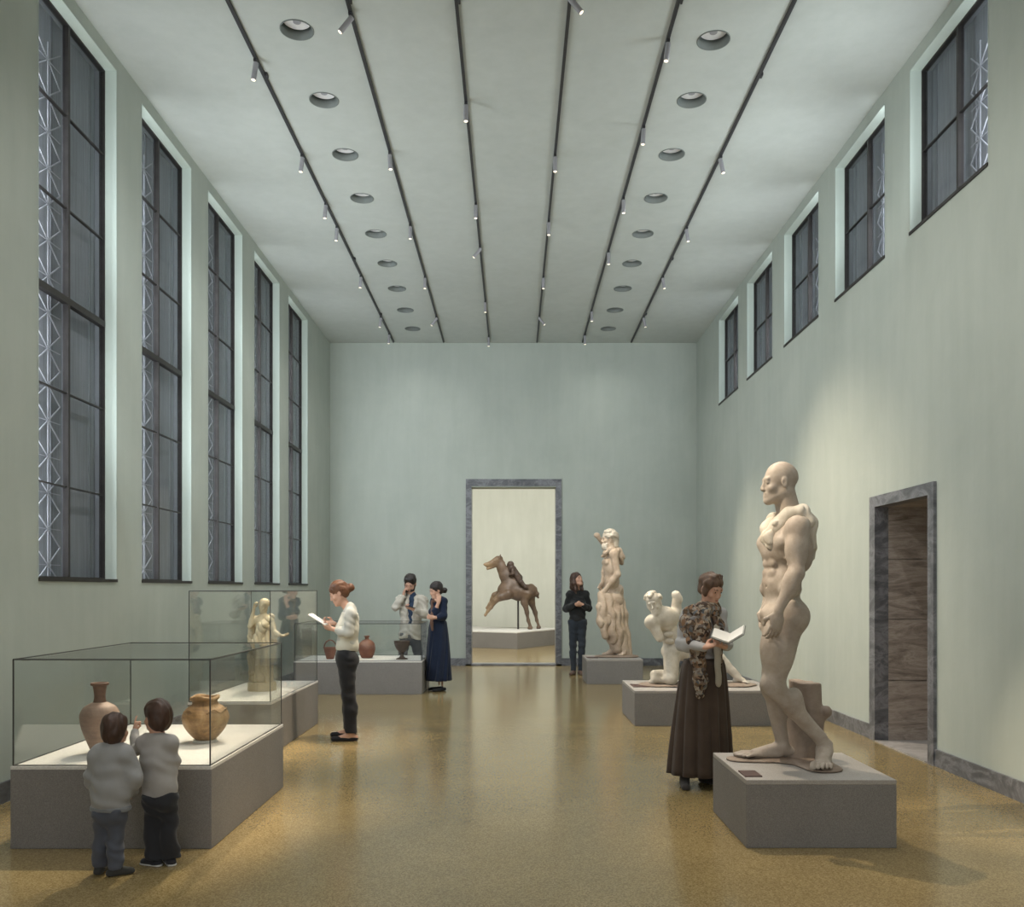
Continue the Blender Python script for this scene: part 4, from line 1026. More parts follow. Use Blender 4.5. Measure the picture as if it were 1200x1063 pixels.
def woman_scarf():
    Z = 7.03; p = px(740, 660, 3.936, Z); t = person('person', p(290, 1010), 'woman in patterned scarf and long brown skirt, reading an open book beside the nearest statue'); O = t.location
    hc = p(366, 118, -.04); f = A(.50, -.78, -.34); up = A(.16, -.28, .93)
    J = dict(sr=p(262, 240, -.07), sl=p(402, 236, .09), er=p(232, 372, -.09), el=p(436, 365, .02), wr=p(338, 388, -.30), wl=p(430, 384, -.25),
             hr=p(285, 560, -.05), hl=p(390, 560, .06), kr=p(265, 780, -.04), kl=p(370, 780, .07), ar=p(245, 985, .0), al=p(345, 975, .12), face=f)
    g = F(.006); torso(g, J, .9, -.006, True, low=False); head(g, hc, f, up, 1.0, True); neck_(g, J, hc, .9, .050)
    for sd in 'lr': arm(g, J, sd, .9, -.003); leg(g, J, sd, .9, -.006, slim=.6)
    c_ = (J['hl']+J['hr'])/2; g.cap(J['hl'], J['hr'], .05, .05, .03); g.cap(c_, (J['sl']+J['sr'])/2, .07, .07, .04)
    hand(g, J['wr'], A(.9, -.15, .25), A(.15, -.3, .95), .92, .65, thumb=-1); hand(g, J['wl'], A(-.55, -.55, .1), A(-.3, -.2, .95), .92, .75, thumb=1)
    g.build('body', M_skin, t, O); face_bits(t, headL(hc, f, up, 1.0), 1.0, brow=M_hmid)
    hairdo('hair', M_hmid, t, hc, f, up, 1.0, 'bob')
    c, p_, u, l, ff, R = tframe(J); Q = lambda tt: p_+(c-p_)*tt
    top = cloth('light_grey_knit_top', (.40, .39, .385)); sk = cloth('brown_skirt_wool', (.072, .052, .040), .15)
    g = F(.006); torso(g, J, .93, .010, True, low=False); g.cap(Q(.5), Q(.1), .098, .104, .04, sq=(l, 1.22))
    for sd in 'lr': arm(g, J, sd, .93, .010, to=.93)
    g.cut(Q(.22), -u); fold_all(g, 1, .0045, 21, 36); g.build('top', top, t, O)
    ct = (p(330, 438)+p(338, 452))/2; cb = p(312, 968, .03); ct[1] = Z; 
    skirt('skirt', sk, t, (A(ct[0], Z-.0, ct[2]), .150, .118, -.5), (A(cb[0]-.0, Z+.02, cb[2]), .235, .20, -.3), nf=13, amp=.085, prof=lambda q: q**.62)
    g = F(.006); g.ell(A(ct[0], Z, ct[2]+.004), (.152, .120, .02), R, 0); g.build('waistband', sk, t, O)
    sh = cloth('dark_grey_boot', (.05, .045, .042), bstr=.1)
    shoe('shoe', sh, t, J['ar'], J['ar']+A(-.02, -.17, 0), .95, h=.08); shoe('shoe', sh, t, J['al'], J['al']+A(.10, -.13, 0), .95, h=.08)
    # patterned scarf
    m, nt, b = nt_new('mottled_brown_scarf'); v = coords(nt)
    vo = N(nt, 'ShaderNodeTexVoronoi'); vo.inputs['Scale'].default_value = 48; vo.inputs['Randomness'].default_value = 1
    mp = N(nt, 'ShaderNodeMix'); nz = N(nt, 'ShaderNodeTexNoise'); nz.inputs['Scale'].default_value = 18; nt.links.new(v, nz.inputs['Vector'])
    mp.data_type = 'VECTOR'; mp.inputs[0].default_value = .06; nt.links.new(v, mp.inputs[4]); nt.links.new(nz.outputs['Color'], mp.inputs[5]); nt.links.new(mp.outputs[1], vo.inputs['Vector'])
    bw = N(nt, 'ShaderNodeRGBToBW'); nt.links.new(vo.outputs['Color'], bw.inputs[0])
    cr = ramp(nt, bw.outputs[0], [(.28, (.045, .028, .020)), (.42, (.17, .11, .065)), (.55, (.40, .34, .27)), (.68, (.10, .115, .13)), (.80, (.24, .14, .08))]); nt.links.new(cr, b.inputs['Base Color'])
    b.inputs['Roughness'].default_value = .9; bump(nt, b, noise(nt, v, 60, 4), .5, .004)
    g = F(.006); nk = c+u*.06+ff*.02
    ring = [nk+A(.068*math.cos(a), .066*math.sin(a), .012*math.sin(a+2)) for a in np.linspace(0, 2*PI, 13)]
    g.chain(ring, [.028]*13, .02); g.chain([q+A(0, 0, -.04)+(q-nk)*.35 for q in ring], [.030]*13, .02)
    # shawl over the right shoulder and across the front
    g.chain([p(318, 205, -.12), p(270, 228, -.10), p(250, 280, -.12), p(256, 325, -.15)], [.036, .044, .044, .030], .03, sq=(ff, .8))
    g.chain([p(330, 215, -.14), p(290, 290, -.17), p(290, 370, -.18), p(308, 450, -.17), p(318, 540, -.19), p(320, 600, -.19)], [.048, .056, .052, .048, .058, .042], .03, sq=(nrm(ff), .55))
    g.chain([p(345, 210, -.15), p(340, 290, -.19), p(330, 360, -.19), p(322, 460, -.18)], [.038, .044, .038, .034], .03, sq=(nrm(ff), .6))
    g.chain([p(385, 215, -.08), p(405, 290, -.07), p(400, 400, -.12), p(402, 470, -.14)], [.034, .034, .026, .022], .03, sq=(nrm(ff), .6))
    g.roughen(folds(.0075, 75, nrm(l*.95+u*.3), 12, .7)); g.roughen(wob(.004, 50, 6)); g.build('scarf', m, t, O)
    pale = cloth('pale_scarf_lining', (.42, .38, .31))
    g = F(.006); g.chain([p(392, 300, -.12), p(396, 420, -.16), p(402, 548, -.18)], [.022, .028, .030], .02, sq=(nrm(ff), .4)); g.roughen(folds(.008, 110, nrm(l), 3, .5)); g.build('scarf_end', pale, t, O)
    bag = cloth('dark_bag_leather', (.035, .028, .024), bstr=.1)
    g = F(.006); g.ell(p(418, 590, .02), (.040, .07, .085), None, 0); g.build('shoulder_bag', bag, t, O)
    # open book
    bk = empty('open_book', Vector(p(452, 352, -.33)), 'open book with grey cover held in both hands by the woman in the scarf', 'book')
    o = A(*bk.location); sp0 = p(468, 338, -.30); sp1 = p(462, 366, -.42)
    sp = nrm(sp1-sp0)
    wl = p(392, 348, -.38)-o; wr = p(516, 306, -.34)-o
    for nm, w_, mm, off in (('cover', wl, 'grey_book_cover', 0), ('cover', wr, 'grey_book_cover', 0), ('page_block', wl, 'white_paper', .008), ('page_block', wr, 'white_paper', .008)):
        mat_ = MATS.get(mm) or plain(mm, (.16, .17, .16), .6, .05, 8, 0)
        w_ = nrm(w_-np.dot(w_, sp)*sp); nn = np.cross(w_, sp); nn = nn if nn[2] > 0 else -nn
        b = MB(); Lx = .138 if off == 0 else .130; M4 = Matrix([[w_[0], sp[0], nn[0], 0], [w_[1], sp[1], nn[1], 0], [w_[2], sp[2], nn[2], 0], [0, 0, 0, 1]])
        cc = w_*(Lx/2)+nn*off; th_ = .004 if off == 0 else .012
        bmesh.ops.create_cube(b.bm, size=1, matrix=Matrix.Translation(Vector(cc)) @ M4 @ Matrix.Diagonal((Lx, .20 if off == 0 else .19, th_, 1)))
        b.build(nm, mat_, bk)

def man_phone():
    Z = 14.75; p = px(440, 650, 6.255, Z); t = person('person', p(250, 900), 'bearded man in pale linen jacket and blue shirt, holding a phone to his ear'); O = t.location
    hc = p(254, 212, -.03); f = A(-.12, -.88, -.42); up = A(0, -.38, .92); s = 1.05; hs = 1.22
    J = dict(sr=p(186, 335, .0), sl=p(350, 330, .02), er=p(148, 385, -.12), el=p(368, 440, -.05), wr=p(205, 300, -.14), wl=p(275, 400, -.30),
             hipw=.9, hr=p(224, 585, .0), hl=p(286, 585, .0), kr=p(200, 780, -.02), kl=p(310, 780, .0), ar=p(205, 935, .05), al=p(312, 935, .05), face=f, hs=hs)
    for k_ in ('ar', 'al'): J[k_][2] = .09
    for k_ in ('kr', 'kl'): J[k_][2] = .50
    g = F(.0075); torso(g, J, s, -.006); head(g, hc, f, up, hs); neck_(g, J, hc, s, .056)
    for sd in 'lr': arm(g, J, sd, s, -.003); leg(g, J, sd, s, -.006)
    hand(g, J['wr'], A(.15, .0, 1), A(.9, .3, 0), 1.08, .8, thumb=1, fr=.0095); hand(g, J['wl'], A(-.75, -.4, .25), A(-.1, .35, .9), 1.08, .8, thumb=1, fr=.0095)
    g.build('body', M_skin2, t, O); face_bits(t, headL(hc, f, up, hs), hs, brow=M_hblack)
    hairdo('hair', M_hblack, t, hc, f, up, hs*1.03, 'man', .0075)
    r_, ff_, u_ = frame(f, up); RR = np.stack([r_, ff_, u_], 1); L = headL(hc, f, up, hs)
    g = F(.007); g.ell(L(0, .030, -.070), hs*np.array((.060, .066, .050)), RR, .01)
    for q in (-1, 1): g.cap(L(q*.060, .005, -.02), L(q*.045, .04, -.07), .018*hs, .02*hs, .02)
    g.ell(L(0, .105, -.068), hs*np.array((.026, .030, .012)), RR, .006, 'sub'); g.ell(L(0, .08, -.005), hs*np.array((.055, .06, .045)), RR, .01, 'sub')
    g.build('beard', M_hblack, t, O)
    c, p_, u, l, ff, R = tframe(J); Q = lambda tt: p_+(c-p_)*tt
    jk = cloth('pale_linen_jacket', (.44, .41, .355)); st = cloth('blue_shirt_cotton', (.03, .048, .085)); tr = cloth('slate_trousers', (.07, .078, .095))
    g = F(.0075); torso(g, J, s, .006); g.cap(c+u*.02+ff*.02, c+u*.09+ff*.02, .075, .062, .02); g.cut(Q(.10), -u); fold_all(g, 1, .003, 31); g.build('shirt', st, t, O)
    g = F(.0075); torso(g, J, s, .022, low=False); g.cap(Q(.6), Q(-.25), .115, .140, .05, sq=(l, 1.34))
    for sd in 'lr': arm(g, J, sd, s, .015, to=.86, k=.04)
    # the open front shows the shirt
    g.chain([c+u*.10+ff*.12, Q(.6)+ff*.16-l*.0, Q(.0)+ff*.17-l*.01, Q(-.4)+ff*.16-l*.03], [.058, .052, .062, .10], .008, mode='sub')
    g.ell(c+u*.10+ff*.03, (.062, .07, .07), R, .01, 'sub'); g.cut(Q(-.13), -u); fold_all(g, 1.1, .006, 33, 30); g.build('jacket', jk, t, O)
    g = F(.006)
    for q in (-1, 1): g.chain([c+u*.06+l*q*.065+ff*.05, c-u*.04+l*q*.072+ff*.125, Q(.5)+l*(q*.055-.02)+ff*.155], [.022, .028, .010], .02, sq=(ff, .45))
    g.build('lapels', jk, t, O)
    g = F(.0075); torso(g, J, s*.93, .0); g.cut(Q(-.04), u)
    for sd in 'lr': leg(g, J, sd, s, .014, straight=.022)
    g.cut((0, 0, .06), (0, 0, -1)); fold_all(g, 1, .004, 35); g.build('trousers', tr, t, O)
    sh = cloth('brown_shoe_leather', (.06, .04, .03), bstr=.1)
    for sd in 'rl': shoe('shoe', sh, t, J['a'+sd], J['a'+sd]+A(-.02, -.18, 0), 1.0, h=.07)
    for a_, d_, nm in ((J['wl']+A(-.035, -.05, .035), (A(-.55, -.65, .2)), 'dark phone held low in the left hand of the man in the linen jacket'),):
        ph = empty('phone', Vector(a_), nm, 'phone'); d_ = nrm(d_); sx = nrm(np.cross(d_, A(0, 0, 1))); n_ = np.cross(sx, d_)
        M4 = Matrix([[sx[0], d_[0], n_[0], 0], [sx[1], d_[1], n_[1], 0], [sx[2], d_[2], n_[2], 0], [0, 0, 0, 1]])
        b = MB(); bmesh.ops.create_cube(b.bm, size=1, matrix=M4 @ Matrix.Diagonal((.075, .15, .009, 1))); b.build('case', M_phone, ph)
        b = MB(); bmesh.ops.create_cube(b.bm, size=1, matrix=Matrix.Translation(Vector(n_*.005)) @ M4 @ Matrix.Diagonal((.068, .14, .002, 1))); b.build('screen', M_glassblack, ph)
    ph = empty('phone', Vector(p(228, 268, -.06)), 'dark phone pressed to the right ear of the man in the linen jacket', 'phone')
    MB().box((-.008, -.035, -.07), (.004, .035, .07), .003).build('case', M_phone, ph); MB().box((.004, -.031, -.065), (.006, .031, .065)).build('screen', M_glassblack, ph)
M_phone = plain('black_phone_case', (.02, .02, .022), .4, .05, 8, 0); M_glassblack = plain('black_screen_glass', (.012, .012, .014), .1, .05, 8, 0)

def woman_dress():
    Z = 13.60; p = px(440, 650, 6.255, Z); t = person('person', p(470, 985), 'dark-haired woman in a long navy dress, one hand raised to her cheek'); O = t.location
    hc = p(444, 262, -.02); f = A(-.84, -.48, -.22); up = A(-.2, -.1, 1); s = .93; hs = 1.0
    J = dict(sl=p(498, 345, -.08), sr=p(430, 345, .10), el=p(500, 455, -.13), er=p(405, 420, .0), wl=p(432, 462, -.22), wr=p(462, 350, -.17),
             hl=p(478, 560, -.06), hr=p(438, 560, .07), kl=p(475, 760, -.06), kr=p(440, 760, .07), al=p(490, 935, -.03), ar=p(468, 925, .12), face=f)
    J['er'] = p(436, 425, -.13)
    for k_ in ('ar', 'al'): J[k_][2] = .085
    g = F(.0072); torso(g, J, s*.95, -.008, True, low=False); c_ = (J['hl']+J['hr'])/2; g.cap(J['hl'], J['hr'], .05, .05, .03); g.cap(c_, (J['sl']+J['sr'])/2, .06, .06, .04); head(g, hc, f, up, hs, True); neck_(g, J, hc, .9, .048)
    for sd in 'lr': arm(g, J, sd, .9, -.002); leg(g, J, sd, .88, -.006, slim=.62)
    hand(g, J['wr'], A(.04, .25, 1), A(-.2, .9, .1), .95, .35, thumb=1, fr=.0095); hand(g, J['wl'], A(-1, .1, .1), A(0, .9, .3), .95, .6, thumb=1, fr=.0095)
    g.build('body', M_skin, t, O); face_bits(t, headL(hc, f, up, hs), hs, brow=M_hblack)
    hairdo('hair', M_hblack, t, hc, f, up, 1.05, 'lowbun', .007)
    c, p_, u, l, ff, R = tframe(J); Q = lambda tt: p_+(c-p_)*tt
    nv = cloth('navy_dress_cloth', (.013, .020, .042), .15)
    g = F(.0072); torso(g, J, s, .010, True, low=False); g.cap(Q(.5), Q(.2), .090, .098, .04, sq=(l, 1.2))
    arm(g, J, 'l', .92, .014, to=.55); arm(g, J, 'r', .92, .014, to=.0)
    g.cut(Q(.22), -u); fold_all(g, 1, .004, 41, 36); g.build('dress_top', nv, t, O)
    ct = Q(.34); cb = p(462, 922, .0)
    skirt('skirt', nv, t, (A(ct[0], ct[1], ct[2]), .132, .108, .9), (A(cb[0], Z+.02, cb[2]), .185, .205, .2), nf=10, amp=.08, prof=lambda q: q**.7)
    g = F(.0065); g.chain([c+u*.05+l*.02-ff*.05, c+u*.035+l*.075, c+u*.01+ff*.085, c+u*.035-l*.07, c+u*.05-ff*.05], [.022]*5, .02)
    g.chain([c+u*.0+ff*.11-l*.02, p(415, 440, -.17), p(412, 500, -.20), p(418, 550, -.20)], [.020, .024, .026, .020], .02, sq=(l, .6)); g.roughen(folds(.003, 90, (1, 0, .2), 2, .4))
    g.build('scarf', cloth('brown_thin_scarf', (.13, .075, .055)), t, O)
    bk = cloth('black_shoe_leather', (.018, .018, .02), bstr=.1)
    shoe('shoe', bk, t, J['al'], J['al']+A(-.13, -.15, 0), .95, open_=True); shoe('shoe', bk, t, J['ar'], J['ar']+A(-.16, -.10, 0), .95, open_=True)

def woman_back():
    Z = 16.16; p = px(650, 600, 5.06, Z); t = person('person', p(125, 960), 'long-haired woman in black sweater and jeans, hands clasped, looking up at the statue'); O = t.location
    hc = p(132, 402, -.02); f = A(.62, -.70, .36); up = A(-.24, .26, .93); s = 1.06; hs = 1.08
    J = dict(sr=p(90, 492, .0), sl=p(182, 492, .03), er=p(68, 575, .03), el=p(204, 575, .03), wr=p(118, 552, -.20), wl=p(168, 552, -.18),
             hr=p(110, 655, 0), hl=p(162, 655, 0), kr=p(108, 790, -.01), kl=p(162, 790, 0), ar=p(112, 932, .0), al=p(152, 932, .03), face=f, hipw=.93)
    for k_ in ('ar', 'al'): J[k_][2] = .09
    g = F(.008); torso(g, J, s*.95, -.008, True); head(g, hc, f, up, hs, True); neck_(g, J, hc, s, .050)
    for sd in 'lr': arm(g, J, sd, s*.9, -.002); leg(g, J, sd, s*.9, -.006)
    hand(g, J['wr'], A(.9, -.2, .25), A(.2, .8, .5), 1.0, .8, thumb=-1, fr=.0098); hand(g, J['wl'], A(-.9, -.2, .25), A(-.2, .8, .5), 1.0, .8, thumb=1, fr=.0098)
    g.build('body', M_skin, t, O); face_bits(t, headL(hc, f, up, hs), hs, brow=M_hbrown)
    hairdo('hair', M_hbrown, t, hc, f, up, 1.12, 'long', .0075)
    c, p_, u, l, ff, R = tframe(J); Q = lambda tt: p_+(c-p_)*tt
    sw = cloth('black_knit_sweater', (.022, .023, .024)); je = cloth('dark_blue_denim', (.028, .036, .048))
    g = F(.008); torso(g, J, s*.97, .014, True, low=False); g.cap(Q(.5), Q(-.1), .106, .120, .05, sq=(l, 1.22))
    for sd in 'lr': arm(g, J, sd, s*.95, .018, to=.92)
    g.cut(Q(.05), -u); fold_all(g, 1, .005, 51, 34); g.build('sweater', sw, t, O)
    g = F(.008); torso(g, J, s*.95, .006, True); g.cut(Q(.07), u)
    for sd in 'lr': leg(g, J, sd, s*.93, .006, straight=.008)
    g.cut((0, 0, .075), (0, 0, -1)); fold_all(g, 1, .003, 53); g.build('jeans', je, t, O)
    sh = cloth('brown_flat_shoe', (.10, .065, .05), bstr=.1)
    shoe('shoe', sh, t, J['ar'], J['ar']+A(-.07, -.17, 0), 1.0); shoe('shoe', sh, t, J['al'], J['al']+A(.05, -.18, 0), 1.0)
woman_scarf(); man_phone(); woman_dress(); woman_back()

# ------------------------------------------------------------------ the other sculptures
def statue_bearded():
    Z = 15.0; T = .405; p = px(650, 600, 5.06, Z); b0 = p(360, 0); b0[2] = T
    t = empty('bearded_statue', Vector(b0), 'tall bearded marble man with cloth around his hips, on the plinth by the back wall', 'statue'); O = t.location
    hc = p(322, 162, 0); f = A(-1, -.12, .05); up = A(0, 0, 1); hs = 1.22; r_, ff_, u_ = frame(f, up); RR = np.stack([r_, ff_, u_], 1); L = headL(hc, f, up, hs)
    J = dict(sl=p(352, 248, -.20), sr=p(318, 240, .20), el=p(372, 372, -.26), er=p(300, 330, .30), wl=p(290, 478, -.18), wr=p(285, 420, .25),
             hl=p(350, 520, -.09), hr=p(335, 520, .10), kl=p(352, 690, -.10), kr=p(330, 690, .12), al=p(415, 838, -.05), ar=p(345, 832, .12), face=f)
    g = F(.0095); torso(g, J, 1.28, .0, k=.04); head(g, hc, f, up, hs); neck_(g, J, hc, 1.2, .062)
    c, p_, u, l, ff, R = tframe(J); Q = lambda tt: p_+(c-p_)*tt
    for q in (-1, 1):
        g.ell(Q(.80)+ff*.095+l*q*.075, (.09, .05, .065), R, .02); g.ell(Q(.45)+ff*.10+l*q*.035, (.038, .022, .04), R, .014); g.ell(Q(.30)+ff*.10+l*q*.035, (.038, .022, .04), R, .014)
    arm(g, J, 'l', 1.32); arm(g, J, 'r', 1.25)
    hand(g, J['wl'], A(-.5, .2, -.8), A(.5, .6, -.2), 1.25, .9, thumb=1, fr=.0098); hand(g, J['wr'], A(-.4, .1, -.8), A(.3, -.8, 0), 1.2, .8, thumb=-1, fr=.0098)
    for sd in 'lr': leg(g, J, sd, 1.2)
    for sd, tx in (('l', 385), ('r', 288)):
        a_ = J['a'+sd]; tt = p(tx, 850, -.10 if sd == 'l' else .10); tt[2] = T+.035; foot(g, a_, tt, 1.25, floor=T+.03)
    # raised broken forearm
    g.cap(p(300, 200, .20), p(252, 142, .12), .045, .036, .02); g.ell(p(250, 138, .12), (.055, .035, .045), None, .015); g.cut((0, 0, T+.004), (0, 0, -1))
    g.build('figure', M_marbleB, t, O)
    g = F(.0095)   # curls and beard
    rs = np.random.RandomState(3)
    for i in range(60):
        a_, b_ = rs.uniform(-2.7, 2.7), rs.uniform(-.2, 1.4)
        d_ = A(math.sin(a_)*math.cos(b_), -math.cos(a_)*math.cos(b_)*1.0, math.sin(b_))
        if d_[1] > .45 and d_[2] < .55: continue
        q = L(d_[0]*.084, d_[1]*.102-.012, d_[2]*.092+.035); g.ell(q, (.030, .030, .024), None, .012)
    g.ell(L(0, -.012, .045), np.array((.082, .100, .086))*hs, RR, .02)
    g.chain([L(0, -.08, 0), L(0, -.09, -.08)], [.07, .06], .02)
    for q in np.linspace(-.05, .05, 5):
        for z, y in ((-.075, .062), (-.105, .072), (-.135, .066)): g.ell(L(q, y-abs(q)*.5, z), (.026, .026, .030), None, .012)
    g.ell(L(0, .055, -.10), np.array((.052, .042, .052))*hs, RR, .015)
    g.ell(L(0, .095, -.022), np.array((.052, .055, .042))*hs, RR, .01, 'sub')
    g.roughen(folds(.005, 110, (.3, .2, 1), 4, .8)); g.build('hair_and_beard', M_marbleC, t, O)
    # drapery
    g = F(.0095)
    hipc = (p(345, 480)+p(340, 480))/2
    g.chain([p(345, 512, 0), p(350, 600, 0), p(358, 720, 0), p(385, 800, 0)], [.155, .18, .165, .12], .05, sq=(A(0, 1, 0), 1.12))
    g.chain([p(285, 490, -.14), p(285, 560, -.17), p(282, 650, -.17), p(305, 735, -.15)], [.075, .085, .075, .05], .04)
    g.chain([p(320, 500, -.15), p(335, 600, -.17), p(345, 720, -.16)], [.06, .075, .05], .04)
    g.ell(p(372, 465, .0), (.085, .13, .10), None, .04); g.chain([p(380, 490, .0), p(398, 600, .02), p(412, 720, .02), p(432, 845, .02)], [.055, .085, .09, .075], .05)
    g.cut((0, 0, T+.01), (0, 0, -1)); g.roughen(folds(.014, 58, A(1, .75, .10), 8, .5)); g.roughen(wob(.006, 30, 2)); g.build('drapery', M_marbleB, t, O)
    g = F(.0095); g.chain([p(372, 232, -.14), p(330, 225, -.18), p(300, 245, -.12), p(286, 262, -.06)], [.040, .038, .034, .028], .02); g.chain([p(375, 235, .0), p(392, 270, .0), p(395, 300, .02)], [.07, .06, .04], .03)
    g.roughen(folds(.009, 80, A(1, .3, .5), 6, .5)); g.build('shoulder_cloth', M_marbleB, t, O)
    g = F(.009); g.cap(p(300, 0, 0)*A(1, 1, 0)+A(0, 0, T+.015), p(430, 0, 0)*A(1, 1, 0)+A(0, 0, T+.015), .18, .20, .05, sq=((0, 0, 1), .16)); g.cut((0, 0, T+.001), (0, 0, -1)); g.cut((0, 0, T+.04), (0, 0, 1))
    g.build('stone_base', M_stonebase, t, O)

def statue_crouching():
    Z = 10.65; T = .40; p = px(740, 660, 3.936, Z); b0 = p(200, 0); b0[2] = T
    t = empty('crouching_statue', Vector(b0), 'broken marble figure kneeling with twisted torso and arm stumps, behind the woman in the scarf', 'statue'); O = t.location
    hc = p(104, 188, -.10); f = A(-.38, -.90, -.12); up = A(-.30, -.05, .95); hs = 1.08; L = headL(hc, f, up, hs); r_, ff_, u_ = frame(f, up); RR = np.stack([r_, ff_, u_], 1)
    g = F(.008); head(g, hc, f, up, hs)
    chest = p(155, 258, -.03); belly = p(180, 335, .0); pel = p(190, 405, .02)
    g.cap(hc+A(.03, .03, -.05), chest+A(.0, 0, .06), .062, .075, .04)
    g.cap(p(105, 272, -.12), p(205, 235, .05), .085, .08, .05); g.ell(chest, (.16, .125, .14), None, .05); g.ell(belly, (.115, .10, .13), None, .05); g.ell(pel, (.13, .12, .11), None, .05)
    for q, d_ in ((130, -.13), (178, -.10)): g.ell(p(q, 262, d_), (.072, .045, .058), None, .02)
    for q in (300, 330, 362): g.ell(p(168+(q-300)*.1, q, -.10), (.06, .02, .03), None, .014)
    g.cap(p(92, 272, -.14), p(130, 345, -.17), .068, .052, .03); g.cut  # stump
    g.ell(p(92, 272, -.13), (.078, .075, .08), None, .03)
    g.cap(p(205, 240, .05), p(211, 160, .04), .072, .055, .03); g.ell(p(205, 145, .04), (.052, .05, .045), None, .02); g.ell(p(222, 168, .02), (.04, .04, .05), None, .02)
    # kneeling leg
    k1 = p(182, 520, -.12); k1[2] = T+.10
    g.cap(pel+A(-.02, -.05, -.02), k1, .105, .080, .04); g.cap(k1, k1+A(.10, .36, -.03), .065, .045, .03)
    g.ell(k1+A(-.01, -.02, -.01), (.075, .075, .075), None, .02)
    # bent foot / hand fragment beside it
    fr = p(122, 505, -.05); fr[2] = T+.10
    g.cap(fr+A(-.03, 0, .03), fr+A(.05, .02, .04), .060, .055, .03); g.cap(fr+A(-.045, -.03, -.02), fr+A(.06, -.03, -.04), .045, .035, .03); g.ell(fr+A(-.06, 0, -.05), (.05, .06, .03), None, .02)
    # outstretched leg behind the woman
    k2 = p(405, 440, .10); a2 = p(492, 535, .02); a2[2] = T+.10
    g.cap(pel+A(.03, .02, 0), k2, .105, .070, .05); g.cap(k2, a2, .066, .042, .03); g.ell(k2*.65+a2*.35+A(0, .01, -.01), (.06, .058, .075), None, .03)
    tt = p(545, 556, -.06); tt[2] = T+.03; foot(g, a2, tt, 1.1, floor=T+.025)
    g.cut((0, 0, T+.004), (0, 0, -1)); g.roughen(wob(.003, 35, 11)); g.build('figure', M_marbleC, t, O)
    g = F(.008); rs = np.random.RandomState(5); g.ell(L(0, -.012, .045), np.array((.080, .098, .084))*hs, RR, .02)
    for i in range(70):
        a_, b_ = rs.uniform(-3.14, 3.14), rs.uniform(-.1, 1.4); d_ = A(math.sin(a_)*math.cos(b_), -math.cos(a_)*math.cos(b_), math.sin(b_))
        if d_[1] > .3 and d_[2] < .55: continue
        g.ell(L(d_[0]*.084, d_[1]*.104-.010, d_[2]*.090+.040), (.024, .024, .020), None, .008)
    g.ell(L(0, .10, -.045), np.array((.060, .075, .095))*hs, RR, .01, 'sub'); g.build('curly_hair', M_marbleC, t, O)
    g = F(.008); a_ = p(130, 0, -.0); b_ = p(490, 0, .0)
    g.cap(A(a_[0], Z, T+.012), A(b_[0], Z, T+.012), .25, .22, .05, sq=((0, 0, 1), .11)); g.cut((0, 0, T+.001), (0, 0, -1)); g.cut((0, 0, T+.03), (0, 0, 1)); g.roughen(wob(.008, 20, 2, (1, 1, 0)))
    g.build('stone_base', M_stonebase, t, O)

def statuette():
    Z = 9.33; T = .493; p = px(0, 680, 2.775, Z); b0 = p(852, 0); b0[2] = T
    t = empty('draped_statuette', Vector(b0), 'pale marble statuette of a robed woman, one arm raised, inside the tall glass case', 'statue'); O = t.location
    hc = p(858, 84, 0); f = A(-.5, -.84, -.12); up = A(0, 0, 1); hs = .60; s = .58; L = headL(hc, f, up, hs)
    J = dict(sr=p(832, 128, -.02), sl=p(880, 124, .02), er=p(812, 132, -.04), el=p(893, 170, -.03), wr=p(826, 92, -.05), wl=p(915, 180, -.09),
             hr=p(840, 205, 0), hl=p(872, 205, 0), kr=p(845, 265, 0), kl=p(870, 265, -.02), ar=p(842, 318, 0), al=p(868, 318, 0), face=f)
    J['er'] = p(813, 150, -.05)
    g = F(.0055); torso(g, J, s, .004, True); head(g, hc, f, up, hs, True); neck_(g, J, hc, .58, .048)
    for sd in 'lr': arm(g, J, sd, s); leg(g, J, sd, s)
    hand(g, J['wr'], A(.1, 0, 1), A(1, 0, 0), .6, .8, thumb=1, k=.004, fr=.010); hand(g, J['wl'], A(.9, -.3, -.1), A(-.1, 0, 1), .62, .6, thumb=-1, k=.004, fr=.010)
    g.ell(L(0, -.02, .05), np.array((.088, .105, .085))*hs, None, .01); g.ell(L(0, -.11, .03), np.array((.045, .04, .045))*hs, None, .01)
    g.build('figure', M_marbleS, t, O)
    g = F(.0055)
    g.chain([p(856, 165, 0), p(853, 215, 0), p(852, 270, 0), p(852, 322, 0)], [.074, .098, .096, .098], .04, sq=(A(0, 1, 0), .85))
    g.chain([p(838, 250, -.04), p(835, 322, -.06)], [.045, .042], .03); g.chain([p(872, 240, -.05), p(870, 322, -.05)], [.045, .045], .03)
    g.cut(p(856, 148, 0), A(0, 0, 1)); g.cut((0, 0, T+.085), (0, 0, -1)); g.roughen(folds(.014, 100, A(1, .5, .12), 3, .4)); g.build('long_robe', M_marbleS, t, O)
    g = F(.0055); c, p_, u, l, ff, R = tframe(J)
    g.chain([J['sl']+A(0, 0, .01), p(852, 150, -.06), p(834, 200, -.08), p(838, 240, -.08)], [.036, .042, .045, .03], .02)
    g.chain([p(822, 120, .03), p(818, 180, .04), p(818, 250, .05), p(822, 320, .05)], [.028, .034, .034, .036], .02)
    g.chain([J['sl'], p(892, 180, .02), p(886, 250, .03)], [.03, .03, .03], .02)
    g.cut((0, 0, T+.085), (0, 0, -1)); g.roughen(folds(.008, 110, A(.8, .3, .5), 7, .5)); g.build('mantle', M_marbleS, t, O)
    b = MB(); b.tube((0, 0, 0), (0, 0, .088), .152, .148, 8); b.build('statue_base', M_marbleS, t)
M_marbleS = stone('yellowed_statuette_marble', (.36, .29, .18), (.50, .42, .28), (.60, .52, .38))

